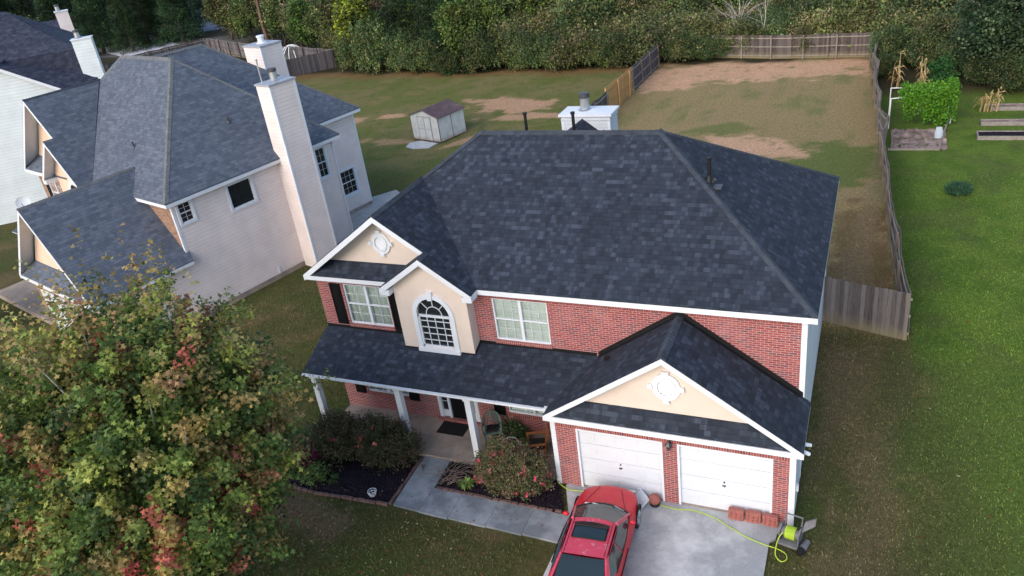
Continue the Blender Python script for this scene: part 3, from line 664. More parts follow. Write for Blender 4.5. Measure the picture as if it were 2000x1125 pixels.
I_, O_ = oo(r_in+.004, zb-.14), oo(r_in+.155, zb-.14)
for k_ in range(len(I_)-1):
    (a0, c0), (a1, c1), (b1, d1), (b0, d0) = I_[k_], I_[k_+1], O_[k_+1], O_[k_]
    g.slab([(a0, yb-.05, c0), (a1, yb-.05, c1), (b1, yb-.05, d1), (b0, yb-.05, d0)], .049, d=(0, 1, 0))
g.box(cx-r_in-.17, yb-.085, zb-.16, cx+r_in+.17, yb-.003, zb-.05)
g.slab([(cx-.075, yb-.08, zs+.56), (cx+.075, yb-.08, zs+.56), (cx+.11, yb-.08, zs+.86), (cx-.11, yb-.08, zs+.86)], .078, d=(0, 1, 0))
aw = g.build('arched_window', 'white', H)
g = MB(); yy = yb+.045
def bar(p, q, wdt=.022, th=.02): 
    p, q = V(p), V(q); d = (q-p).normalized(); s_ = V((d.z, 0, -d.x)); g.obox(p, q-p, s_, (0, -1, 0), 0, 1, -wdt/2, wdt/2, 0, th)
bar((cx-r_in, yy, zs-.03), (cx+r_in, yy, zs-.03), .07, .05); bar((cx-r_in, yy, zb+.02), (cx+r_in, yy, zb+.02), .07, .05); bar((cx-r_in+.02, yy, zb), (cx-r_in+.02, yy, zs), .05, .05); bar((cx+r_in-.02, yy, zb), (cx+r_in-.02, yy, zs), .05, .05)
for i in (1, 2, 3): x = cx-r_in+2*r_in*i/4; bar((x, yy, zb), (x, yy, zs-.03))
for i in (1, 2, 3, 4): z = zb+(zs-zb)*i/5+.01; bar((cx-r_in, yy, z), (cx+r_in, yy, z))
ph = [(cx+.27*math.cos(math.pi*k_/12), zs+.30*math.sin(math.pi*k_/12)) for k_ in range(13)]
for (a0, c0), (a1, c1) in zip(ph, ph[1:]): bar((a0, yy, c0), (a1, yy, c1), .022)
for an in (45, 90, 135): bar((cx+.27*math.cos(R(an)), yy, zs+.30*math.sin(R(an))), (cx+.56*math.cos(R(an)), yy, zs+.60*math.sin(R(an))))
g.build('grille', 'white', aw)
g = MB(); g.poly([(x, yb+.06, z) for x, z in [(cx+r_in, zb)]+arc+[(cx-r_in, zb)]]); g.build('pane', 'glass', aw)
# chimney at the back
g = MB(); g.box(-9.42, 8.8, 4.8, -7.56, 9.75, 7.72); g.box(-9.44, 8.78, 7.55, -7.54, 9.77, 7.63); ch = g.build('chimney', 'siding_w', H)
g = MB(); g.box(-9.50, 8.72, 7.722, -7.48, 9.83, 7.80); g.poly([(-9.5, 8.72, 7.803), (-7.48, 8.72, 7.803), (-8.49, 9.27, 7.87)]); g.poly([(-7.48, 8.72, 7.803), (-7.48, 9.83, 7.803), (-8.49, 9.27, 7.87)]); g.poly([(-9.5, 9.83, 7.803), (-9.5, 8.72, 7.803), (-8.49, 9.27, 7.87)])
g.box(-9.43, 8.787, 4.8, -9.33, 8.802, 7.55); g.box(-7.65, 8.787, 4.8, -7.55, 8.802, 7.55); g.build('cap', 'white', ch)
g = MB(); g2 = flue(g, (-8.62, 9.27, 7.84), .17, .62); g.build('flue', 'galv', ch); g2.build('flue_cap', 'darkmetal', ch)
g = MB(); g.slab([(-8.6, 6.0, 7.55), (-8.6, 8.79, 7.64), (-9.85, 8.79, 6.75), (-9.85, 7.2, 6.6)], .02); g.slab([(-8.6, 6.0, 7.55), (-7.5, 7.2, 6.6), (-7.5, 8.79, 6.8), (-8.6, 8.79, 7.64)], .02); g.build('cricket', 'shingle', roof)
pipe_vent(roof, -9.32, 5.3, 8.02, .85); pipe_vent(roof, -7.66, 5.3, 8.02, .85); pipe_vent(roof, -3.0, 3.28, 7.57, .55)
g = MB(); g.tube([(-2.86, 3.15, 7.50), (-2.80, 3.08, 7.62)], .05, 8); g.box(-2.98, 2.98, 7.35, -2.62, 3.3, 7.40); g.build('vent_pipe', 'darkmetal', roof)
# --- porch roof
P_, Hp, Hpt = 1.742, 2.604, 3.339
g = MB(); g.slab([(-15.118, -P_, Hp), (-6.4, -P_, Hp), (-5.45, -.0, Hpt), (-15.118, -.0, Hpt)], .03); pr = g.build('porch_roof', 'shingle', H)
g = MB(); g.poly([(-15.07, -.012, Hpt+.01), (-11.86, -.012, Hpt+.01), (-11.86, -.012, Hpt+.10), (-15.07, -.012, Hpt+.10)]); g.slab([(-15.07, -.02, Hpt-.0), (-11.86, -.02, Hpt-.0), (-11.86, -.02, Hpt+.10), (-15.07, -.02, Hpt+.10)], .018, d=(0, 1, 0)); g.slab([(-9.39, -.02, Hpt), (-5.65, -.02, Hpt), (-5.65, -.02, Hpt+.10), (-9.39, -.02, Hpt+.10)], .018, d=(0, 1, 0))
g.slab([(-11.87, yb-.012, 3.13), (-9.38, yb-.012, 3.13), (-9.38, yb-.012, 3.20), (-11.87, yb-.012, 3.20)], .012, d=(0, 1, 0)); g.slab([(-9.388, yb, 3.15), (-9.388, 0, 3.33), (-9.388, 0, 3.42), (-9.388, yb, 3.24)], .012, d=(-1, 0, 0))
g.build('flashing', 'black', pr)
g = MB(); g.box(-15.1, -P_-.08, Hp-.095, -6.72, -P_+.01, Hp-.032); g.box(-15.1, -P_+.03, Hp-.13, -6.62, -P_+.07, Hp-.04)
for x in (-13.6, -12.7, -11.1, -9.9, -8.2): g.box(x, -P_-.085, Hp-.10, x+.035, -P_+.03, Hp-.02)
g.obox((-6.72, -P_-.1, Hp-.13), (1, -.0, 0), (0, 1, 0), (0, 0, 1), 0, .16, 0, .13, 0, .15); g.build('gutter', 'white', pr)
g = MB(); g.box(-15.0, -P_+.07, 2.47, -6.5, -.0, 2.48); g.box(-15.0, -1.66, 2.41, -6.5, -1.50, 2.47); g.poly([(-15.02, -P_+.05, 2.43), (-15.02, 0, 2.43), (-15.02, 0, 3.3), (-15.02, -P_+.05, 2.57)]); g.build('porch_ceiling', 'white', pr)
# --- garage
G = 1.887; og = .243; gx0, gx1, xa, Hg, Hga = -6.53, 0.0, -3.22, 2.639, 4.967; sg = (Hga-Hg)/(xa-(gx0+.151)+og)
sg = (Hga-Hg)/3.402; xe0, xe1 = -6.62, .184
GD = [(-5.80, -3.36, .03, 2.13), (-2.97, -.53, .03, 2.13)]
g = MB(); wall(g, (0, -G, 0), X3, NF, -6.40, -.14, 0, 2.44, GD, .13); g.build('garage_wall', 'brick', H)
g = MB(); g.obox((0, -G, 0), X3, (0, 0, 1), NF, -6.40, -.14, 2.135, 2.33, .0, .006); g.build('soldier_course', 'soldier', bw)
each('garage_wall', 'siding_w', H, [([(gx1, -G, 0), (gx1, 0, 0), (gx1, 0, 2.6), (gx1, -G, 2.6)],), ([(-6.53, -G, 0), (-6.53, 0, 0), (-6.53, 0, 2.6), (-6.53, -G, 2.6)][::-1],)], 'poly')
each('corner_board', 'white', H, [(-.14, -G-.012, 0, .012, -G+.12, 2.44), (-6.542, -G-.012, 0, -6.40, -G+.12, 2.44)])
for a0, b0, c0, d0 in GD:
    g = MB(); y = -G+.07
    nr = 4; ph_ = (d0-c0)/nr
    for i in range(nr):
        z0, z1 = c0+i*ph_+.006, c0+(i+1)*ph_-.006; g.box(a0+.03, y, z0, b0-.03, y+.03, z1)
        npn = 4; pw = (b0-a0-.06)/npn
        for j in range(npn):
            x0, x1 = a0+.03+j*pw+.06, a0+.03+(j+1)*pw-.06
            g.box(x0, y-.004, z0+.09, x1, y, z0+.105); g.box(x0, y-.004, z1-.105, x1, y, z1-.09); g.box(x0, y-.004, z0+.105, x0+.015, y, z1-.105); g.box(x1-.015, y-.004, z0+.105, x1, y, z1-.105)
            g.box(x0+.05, y-.009, z0+.14, x1-.05, y, z1-.14)
    g.box(a0+.02, y+.031, c0, b0-.02, y+.035, d0)
    gd = g.build('garage_door', 'offwhite', H)
    xm = a0+1.21; g = MB(); g.tube([(xm, y-.03, 1.03), (xm, y+.0, 1.03)], .022, 8); g.build('lock', 'darkmetal', gd); g = MB(); g.box(xm-.045, y-.035, .90, xm+.045, y-.01, .925); g.box(xm-.008, y-.03, .86, xm+.008, y-.01, .9); g.build('handle', 'darkmetal', gd)
    g = MB(); g.box(a0+.003, -G-.01, c0, a0+.06, -G+.068, d0); g.box(b0-.06, -G-.01, c0, b0-.003, -G+.068, d0); g.box(a0+.06, -G-.01, d0-.05, b0-.06, -G+.068, d0-.003); g.build('frame', 'white', gd)
    g = MB(); g.box(a0+.003, -G+.002, -.02, b0-.003, -G+.069, .05); g.build('threshold', 'slab', gd)
g = MB(); g.slab([(xe1, -G-og, Hg), (xe1, 0, Hg), (xa, 0, Hga), (xa, -G-og, Hga)], .035); g.slab([(xe0, -G-og, Hg), (xa, -G-og, Hga), (xa, 0, Hga), (-6.62, 0, Hg)][::-1], .035)
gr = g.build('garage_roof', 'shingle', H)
caps((xa, -G-og, Hga), (xa, -.05, Hga), (1, 0, -sg), (-1, 0, -sg), parent=gr)
g = MB()
for s_, xe in ((1, xe1), (-1, -5.6)):
    zt = Hga; z_e = Hga-sg*abs(xe-xa); a_, b_ = (xa, -.014, Hga+.01), (min(xe, -.02), -.014, Hga-sg*abs(min(xe, -.02)-xa)+.01)
    g.slab([a_, b_, (b_[0], -.014, b_[2]+.14), (a_[0], -.014, a_[2]+.14)], .012, d=(0, 1, 0)); g.slab([(a_[0], -.13, a_[2]), (b_[0], -.13, b_[2]), b_, a_], .006)
g.build('flashing', 'black', gr)
g = MB(); g.tube([(-5.14, -.55, 3.62), (-5.14, -.55, 3.70)], .10, 14); g.build('roof_vent', 'black', gr)
g = MB(); yf = -G-og
fascia(g, (xe0-.01, yf-.012, Hg), (xa, yf-.012, Hga), .17); fascia(g, (xa, yf-.012, Hga), (xe1+.01, yf-.012, Hg), .17); fascia(g, (xe0, yf, Hg), (xe1, yf, Hg), .165)
fascia(g, (xe1, yf, Hg), (xe1, 0, Hg), .15, (1, 0, 0)); fascia(g, (xe0, 0, Hg), (xe0, yf, Hg), .15, (-1, 0, 0))
g.box(xe0+.03, yf+.03, 2.44, xe1-.03, -G-.001, 2.452); g.box(.016, -G, 2.44, xe1-.03, 0, 2.452)
g.box(xe0+.02, yf+.035, 2.44, -6.35, -G+.1, 2.64)
def soff2(x0, x1): g.poly([(x0, yf+.02, Hga-sg*abs(x0-xa)-.06), (x1, yf+.02, Hga-sg*abs(x1-xa)-.06), (x1, -1.59, Hga-sg*abs(x1-xa)-.06), (x0, -1.59, Hga-sg*abs(x0-xa)-.06)])
soff2(xe0+.05, xa); soff2(xa, xe1-.05); g.build('fascia', 'white', gr)
yw = -1.78
g = MB(); g.poly([(xe0+.3, yw, Hg), (xa, yw, Hga-.04), (xe1-.3, yw, Hg)][::-1]); gw = g.build('gable_wall', 'stucco', H); gable_vent(gw, -3.21, yw, 3.86, 1.12)
g = MB(); g.slab([(xe0+.12, yf+.01, Hg+.012), (xe1-.12, yf+.01, Hg+.012), (-.75, yw-.004, 3.05), (-5.70, yw-.004, 3.05)], .02); g.build('skirt_roof', 'shingle', H)
# carriage lamp between the garage doors
g = MB(); lx_, ly_ = -3.165, -G-.13; g.tube([(lx_, -G, 2.17), (lx_, -G-.02, 2.17)], .05, 10); g.tube([(lx_, -G, 2.2), (lx_, -G-.1, 2.28), (lx_, ly_, 2.24)], .012, 6)
g.lathe((lx_, ly_, 1.98), [(.03, 0), (.055, .03), (.075, .17), (.10, .18), (.05, .25), (.012, .28), (.001, .29)], 6); g.build('wall_lamp', 'darkmetal', H)
# eave floodlight and small boxes on the garage's right side
each('floodlight', 'white', H, [([(.19, -1.9, 2.5), (.30, -1.85, 2.42)], .05, 8), ([(.20, -1.6, 2.5), (.30, -1.5, 2.42)], .05, 8)], 'tube'); each('outlet_box', 'white', H, [(.013, -1.7, 1.02, .08, -1.6, 1.2)])

# ------------------------------------------------------------------ the neighbour's house on the left
NB = tag(empty('siding_house', (-25.647, 4.41, 0), R(-15.649)), 'pinkish siding house with grey shingle roof and a tall siding chimney', 'house')
He2, ov2 = 5.639, .32; s2, DB, DA, Wn = 2.838, 12.793, 8.898, 13.368
YV = (0, 1, 0); NR_ = (1, 0, 0)
W1, W2, W3 = (2.74, 3.98, 4.12, 5.26), (.28, .90, 4.45, 5.34), (7.74, 8.32, 3.78, 5.26); W4 = (10.98, 12.0, 1.16, 2.56)
g = MB(); wall(g, (0, 0, 0), YV, NR_, -4.2, DA, .25, 2.75, (), .1); wall(g, (0, 0, 0), YV, NR_, 0, DA, 2.75, 5.5, (W1, W2, W3), .08)
wall(g, (-s2, 0, 0), YV, NR_, DA, DB, .25, 5.5, (W4,), .08)
g.poly([(0, DA, .25), (-s2, DA, .25), (-s2, DA, 5.5), (0, DA, 5.5)]); g.poly([(-s2, DB, .25), (-Wn, DB, .25), (-Wn, DB, 5.5), (-s2, DB, 5.5)]); g.poly([(-Wn, DB, .25), (-Wn, 0, .25), (-Wn, 0, 5.5), (-Wn, DB, 5.5)])
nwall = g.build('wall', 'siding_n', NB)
g = MB(); g.box(-Wn, -4.2+.02, -.3, -.02, DA-.02, .25); g.box(-Wn, DA-.03, -.3, -s2-.02, DB-.02, .25); g.build('foundation', MT['slab'], NB)
g = MB(); g.poly([(-6.3, 0, 0), (0, 0, 0), (0, 0, 5.5), (-6.3, 0, 5.5)]); g.poly([(-Wn, 0, 0), (-6.3, 0, 0), (-6.3, 0, 5.5), (-Wn, 0, 5.5)]); g.poly([(-6.4, -4.2, 0), (0, -4.2, 0), (0, -4.2, 2.75), (-6.4, -4.2, 2.75)]); g.build('wall', 'brown_brick', NB)
each('corner_board', 'white', NB, [(-.10, -.013, 2.8, .013, .10, 5.5), (-.1, DA-.1, .25, .013, DA+.013, 5.5), (-s2-.1, DB-.1, .25, -s2+.013, DB+.013, 5.5), (-.1, -4.213, .2, .013, -4.1, 2.75), (.0, 4.05, .25, .03, 4.15, .6)])
window(NB, (0, 0, 0), YV, NR_, *W1, cols=1, rows=1, back=None, trim=.10, rail=False, proud=-.02, label='large square window without grille')
window(NB, (0, 0, 0), YV, NR_, *W2, cols=2, rows=2, back=None, trim=.10, proud=-.02, mun=.010)
window(NB, (0, 0, 0), YV, NR_, *W3, cols=2, rows=2, back=None, trim=.10, proud=-.02, mun=.010)
window(NB, (-s2, 0, 0), YV, NR_, *W4, sashes=1, cols=3, rows=2, back=None, trim=.12, proud=-.02, mun=.010)
x1, y1, H1, x2 = -4.26, 4.357, 10.395, -8.973; x3, y3, H3 = -6.947, 7.557, 10.238
sA = (H1-He2)/(ov2-x1)
g = MB(); o2 = ov2
a0, a1, a2 = (o2, -o2, He2), (o2, DA+o2, He2), (x1, y1, H1)
g.slab([a0, a1, a2], .05); g.slab([(-Wn-o2, -o2, He2), a0, a2, (x2, y1, H1)], .05)
g.slab([(-Wn-o2, 9.0, He2), (-Wn-o2, -o2, He2), (x2, y1, H1)], .05)
# rear block: right slope, rear hip
b0, b1 = (-s2+o2, DB+o2, He2), (x3, y3, H3)
fr0 = (x3, y1-.2, H3)
g.slab([(-s2+o2, DA-.6, He2+.0), b0, b1, fr0, (-5.4, y1, H3-1.5)], .05)
g.slab([b0, (-Wn-o2, DB+o2, He2), b1], .05); g.slab([(-Wn-o2, DB+o2, He2), (-Wn-o2, 2.0, He2), (x3, y1+.0, H3), b1], .05)
g.slab([a1, (-6.0, DA+o2, He2), (-6.5, y1+.3, H1-.15), a2], .05)
nr = g.build('roof', 'shingle_n', NB)
caps(a0, a2, (-1, 0, 0), (0, 1, 0), parent=nr, mat='cap_n', wd=.17); caps(a1, a2, (-1, 0, 0), (0, -1, 0), parent=nr, mat='cap_n', wd=.12, seg=.2); caps((x2, y1, H1), a2, (0, -1, -1), (0, 1, -1), parent=nr, mat='cap_n', wd=.17)
caps((x3, y1, H3+.05), b1, (1, 0, -1), (-1, 0, -1), parent=nr, mat='cap_n'); caps(b0, b1, (-1, 0, 0), (0, -1, 0), parent=nr, mat='cap_n', wd=.12); caps((-Wn-o2, -o2, He2), (x2, y1, H1), (1, 0, 0), (0, 1, 0), parent=nr, mat='cap_n')
g = MB(); fascia(g, a0, a1, .17, (1, 0, 0)); fascia(g, (-3.0, -o2, He2), a0, .17); fascia(g, a1, (-s2, DA+o2, He2), .17, (0, 1, 0)); fascia(g, (-s2+o2, DA+o2, He2), b0, .17, (1, 0, 0))
g.box(.015, 0, 5.48, o2-.03, DA+.2, 5.492); g.box(-3.1, -o2+.03, 5.48, o2-.03, -.004, 5.492); g.box(-s2+.015, DA+.01, 5.48, -s2+o2-.03, DB+.2, 5.492); g.tube([(.1, DA-.06, 5.4), (.045, DA-.06, 5.2), (.045, DA-.06, .3)], .04, 6); g.build('fascia', 'white', nr)
# front gables (second storey)
Hl, wl = 9.441, 3.377; pg = (Hl-He2)/(wl+o2)
xg = -Wn+wl; yg = -.1-o2; xb, Hb, bw_, ybf = -8.246, 7.746, 2.04, -.58-o2
zb_ = lambda x: Hl-pg*abs(x-xg)
xbe = xb+bw_; pb = (Hb-He2)/bw_
g = MB(); yv = -o2+(Hl-He2)/sA
g.slab([(xg, yg, Hl), (xg, yv, Hl), (xg-wl-o2, yv, He2), (xg-wl-o2, yg, He2)], .04)
g.slab([(xg, yg, Hl), (xb, yg, Hb), (xb, ybf, Hb), (xbe, ybf, He2), (xbe, -o2, He2+.01), (xg, yv, Hl)], .04)
g.slab([(xb, ybf, Hb), (xb, .3, Hb), (xb-bw_, .3, He2), (xb-bw_, ybf, He2)], .04)
fg = g.build('roof', 'shingle_n', NB)
caps((xg, yg, Hl), (xg, yv, Hl), (1, 0, -1), (-1, 0, -1), parent=fg, mat='cap', wd=.1)
g = MB(); fascia(g, (xg-wl-o2, yg-.01, He2), (xg, yg-.01, Hl), .2); fascia(g, (xg, yg-.01, Hl), (xb, yg-.01, Hb), .2); fascia(g, (xb-bw_, ybf-.01, He2), (xb, ybf-.01, Hb), .2); fascia(g, (xb, ybf-.01, Hb), (xbe, ybf-.01, He2), .2)
g.box(xb-bw_, ybf, He2-.25, xb-bw_+.35, -.2, He2-.05); g.box(xg-wl-o2, yg, He2-.2, xb-bw_, -.0, He2-.03)
for (xc, zc, hw, yy0, yy1) in ((xg, Hl, wl+o2, yg, .3), (xb, Hb, bw_, ybf, -.25)):
    s_ = (zc-He2)/hw
    for q in (-1, 1): g.poly([(xc, yy0+.02, zc-.1), (xc, yy1, zc-.1), (xc+q*hw*.97, yy1, zc-.1-s_*hw*.97), (xc+q*hw*.97, yy0+.02, zc-.1-s_*hw*.97)])
g.build('fascia', 'white', fg)
g = MB(); g.poly([(xg-wl, .25, He2), (xg, .25, Hl-.1), (xg+wl, .25, He2)][::-1]); g.poly([(xb-bw_+.35, -.35, 3.0), (xb+bw_-.3, -.35, 3.0), (xb+bw_-.3, -.35, He2+.2), (xb, -.35, Hb-.1), (xb-bw_+.35, -.35, He2+.2)]); g.poly([(xb+bw_-.3, -.35, 3), (xb+bw_-.3, 0, 3), (xb+bw_-.3, 0, 5.8), (xb+bw_-.3, -.35, 5.8)]); gw2 = g.build('gable_wall', 'stucco_n', NB)
gable_vent(gw2, xg+.1, .25, 7.6, 1.0)
g = MB(); g.slab([(xg-wl-.2, yg+.02, He2+.01), (xb-.5, yg+.02, He2+.01), (xb-.5, .26, He2+.55), (xg-wl+.2, .26, He2+.55)], .03); g.build('skirt_roof', 'shingle_n', NB)
g = MB(); 
for k_ in range(16):
    t0, t1 = math.pi*k_/16, math.pi*(k_+1)/16
    g.slab([(xb+.1+.55*math.cos(t0), -.42, 4.9+.55*math.sin(t0)), (xb+.1+.55*math.cos(t1), -.42, 4.9+.55*math.sin(t1)), (xb+.1+.72*math.cos(t1), -.42, 4.9+.74*math.sin(t1)), (xb+.1+.72*math.cos(t0), -.42, 4.9+.74*math.sin(t0))], .06, d=(0, 1, 0))
g.box(xb-.62, -.42, 3.5, xb-.45, -.36, 4.9); g.box(xb+.65, -.42, 3.5, xb+.82, -.36, 4.9); naw = g.build('arched_window', 'white', NB)
g = MB(); g.box(xb-.45, -.375, 3.5, xb+.65, -.36, 5.35); g.build('pane', 'glass', naw)
window(NB, (0, 0, 0), X3, NF, -12.2, -10.7, 3.6, 5.2, sashes=2, cols=2, rows=2, back=None, trim=.1, proud=.04); shutter(NB, (0, 0, 0), X3, NF, -12.75, -12.32, 3.55, 5.25); shutter(NB, (0, 0, 0), X3, NF, -10.58, -10.2, 3.55, 5.25)
# garage wing
GF, Hg2, Hgr2, gw_ = 4.203, 2.898, 6.58, 3.23
sq = (Hgr2-Hg2)/(gw_+o2); yf = -GF-o2
g = MB(); g.slab([(o2, yf, Hg2), (o2, .05, Hg2), (-gw_, 1.2, Hgr2), (-gw_, yf, Hgr2)], .04); g.slab([(-gw_, yf, Hgr2), (-gw_, 1.2, Hgr2), (-2*gw_-o2, 0, Hg2), (-2*gw_-o2, yf, Hg2)], .04)
ngr = g.build('garage_roof', 'shingle_n', NB)
caps((-gw_, yf, Hgr2), (-gw_, .45, Hgr2), (1, 0, -sq), (-1, 0, -sq), parent=ngr, mat='cap_n', wd=.13)
g = MB(); fascia(g, (-2*gw_-o2, yf-.01, Hg2), (-gw_, yf-.01, Hgr2), .2); fascia(g, (-gw_, yf-.01, Hgr2), (o2, yf-.01, Hg2), .2); fascia(g, (o2, yf, Hg2), (o2, .05, Hg2), .16, (1, 0, 0)); fascia(g, (-2*gw_-o2, yf, Hg2), (o2, yf, Hg2), .16)
for q in (-1, 1): g.poly([(-gw_, yf+.02, Hgr2-.1), (-gw_, -GF+.3, Hgr2-.1), (-gw_+q*3.4, -GF+.3, Hgr2-.1-sq*3.4), (-gw_+q*3.4, yf+.02, Hgr2-.1-sq*3.4)])
g.build('fascia', 'white', ngr)
g = MB(); g.poly([(-2*gw_+.05, -GF+.28, 2.9), (-gw_, -GF+.28, Hgr2-.12), (-.05, -GF+.28, 2.9)][::-1]); g.build('gable_wall', 'stucco_n', NB)
g = MB(); g.slab([(-2*gw_-.1, yf+.02, Hg2+.02), (.1, yf+.02, Hg2+.02), (-.45, -GF+.27, Hg2+.6), (-2*gw_+.45, -GF+.27, Hg2+.6)], .03); g.build('skirt_roof', 'shingle_n', NB)
each('garage_door', 'offwhite', NB, [(xx, -GF-.04, .1, xx+2.5, -GF-.0, 2.2) for xx in (-5.9, -2.9)])
# porch roof at its left, barely seen
g = MB(); g.slab([(-Wn-.6, -2.1, 2.7), (-2*gw_-.2, -2.1, 2.7), (-2*gw_-.2, 0, 3.5), (-Wn-.3, 0, 3.5)], .04, 0, 1); npr = g.build('porch_roof', ['shingle_n', 'white'], NB)
each('porch_post', 'white', NB, [(xx, -1.95, 0, xx+.2, -1.75, 2.66) for xx in (-Wn-.2, -10.3, -7.5)])
# chimneys
def nchim(x0, x1_, y0, y1_, zt, parent, z0=.0):
    g = MB(); g.box(x0, y0, z0, x1_, y1_, zt-.08); c = g.build('chimney', 'siding_n', parent)
    g = MB(); g.box(x0-.05, y0-.05, zt-.079, x1_+.05, y1_+.05, zt); g.build('cap', 'capmetal', c); g = MB()
    for a, b in ((x1_-.10, y0-.012), (x1_-.10, y1_-.09)): g.box(a, b, z0, x1_+.013, b+.10, zt-.081)
    g.build('trim', 'white', c); return c
c1 = nchim(0.0, 1.0, 5.58, 6.98, 9.05, NB); g = MB(); g2 = flue(g, (.45, 6.3, 9.05), .17, .55); g.build('flue', 'galv', c1); g2.build('flue_cap', 'darkmetal', c1)
g = MB(); g.tube([(.15, 5.85, 9.05), (.15, 5.85, 10.0)], .035, 8); g.tube([(.15, 5.85, 10.0), (.15, 5.85, 10.08)], .055, 8); g.build('vent_pipe', 'galv', c1)
c2 = nchim(-11.9, -10.2, 13.0, 14.5, 8.8, NB); g = MB(); g2 = flue(g, (-11.1, 13.8, 8.8), .2, .45); g.build('flue', 'white', c2); g2.build('flue_cap', 'white', c2)
for p in ((-4.02, 1.19, 7.15), (-1.48, 4.62, 7.48)):
    g = MB(); g.tube([(p[0], p[1], p[2]-.1), (p[0], p[1], p[2]+.3)], .05, 8); g.tube([(p[0], p[1], p[2]), (p[0], p[1], p[2]+.09)], [.12, .06], 10); g.build('vent_pipe', 'darkmetal', nr)

# ------------------------------------------------------------------ pale green house at the left edge
dv = V((math.cos(R(41.5)), math.sin(R(41.5)), 0)); nvv = V((dv.y, -dv.x, 0))
O3 = V((-50.09, 11.84, 0))
Hc = tag(empty('pale_house', tuple(O3), R(41.5)), 'pale green siding house with dark blue roof at the far left', 'house')   # local x = along the wall, -y = outward
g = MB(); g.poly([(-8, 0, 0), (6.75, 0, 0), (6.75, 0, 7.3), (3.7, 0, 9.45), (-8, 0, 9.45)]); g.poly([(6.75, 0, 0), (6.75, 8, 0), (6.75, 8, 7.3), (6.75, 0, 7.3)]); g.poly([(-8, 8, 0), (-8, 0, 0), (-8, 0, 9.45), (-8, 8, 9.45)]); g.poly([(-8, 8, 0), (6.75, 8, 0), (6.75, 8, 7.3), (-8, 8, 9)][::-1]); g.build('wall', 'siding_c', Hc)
g = MB(); g.slab([(3.4, -.25, 9.75), (3.75, 1.0, 9.62), (7.9, 1.0, 9.62), (8.95, 1.2, 7.8), (6.9, -.25, 7.45)], .08); g.slab([(-8, -.2, 9.6), (3.5, -.2, 9.6), (3.9, 1.2, 9.75), (-8, 1.2, 9.75)], .08)
g.slab([(3.2, 1.0, 9.66), (7.95, 1.0, 9.66), (5.4, 3.6, 11.3), (4.2, 4.2, 12.2), (-1, 4.2, 12.9), (-8, 4.2, 12.9), (-8, 1.0, 9.66)], .08)
g.slab([(-8, 4.2, 12.9), (4.2, 4.2, 12.2), (7.9, 8, 9.4), (-8, 8, 9.4)][::-1], .08); g.slab([(7.95, 1.0, 9.66), (7.9, 8, 9.4), (4.2, 4.2, 12.2), (5.4, 3.6, 11.3)], .08)
r3 = g.build('roof', 'shingle_c', Hc)
g = MB(); g.beam((3.3, -.27, 9.70), (6.95, -.27, 7.40), .05, .2); g.beam((-8, -.23, 9.56), (3.4, -.23, 9.56), .05, .2); g.build('fascia', 'white', r3)
def pchim(x0, x1_, y0, y1_, z0, zt, mat, par):
    g = MB(); g.box(x0, y0, z0, x1_, y1_, zt-.06); c = g.build('chimney', mat, par); g = MB(); g.box(x0-.05, y0-.05, zt-.059, x1_+.05, y1_+.05, zt); g.build('trim', 'white', c)
    g = MB(); g2 = flue(g, ((x0+x1_)/2-.2, (y0+y1_)/2, zt), .16, .5); g.build('flue', 'galv', c); g2.build('flue_cap', 'darkmetal', c)
pchim(7.85, 9.0, .95, 1.7, 0, 10.2, 'siding_c', Hc)
# the next house beyond it
Hd = tag(empty('dark_roofed_house', (-62.2, 30.8, 0), R(52.7)), 'house behind the pale green one, dark roof and pink-white chimney showing', 'house')

g = MB(); g.slab([(-9, 0, 9.85), (-9, -3.2, 7.7), (.40, -3.2, 7.7), (0, 0, 9.85)], .1); g.slab([(-9, 0, 9.85), (0, 0, 9.85), (.4, 4, 7.2), (-9, 4, 7.2)], .1); g.build('roof', 'shingle_c', Hd)
g = MB(); g.box(-9, -2.9, 0, -.2, 3.6, 7.6); g.poly([(-.2, -2.9, 7.6), (-.2, 3.6, 7.4), (-.2, 0, 9.7)]); g.build('wall', 'siding_n', Hd)
pchim(.0, .95, -3.2, -2.3, 0, 10.65, 'siding_n', Hd)

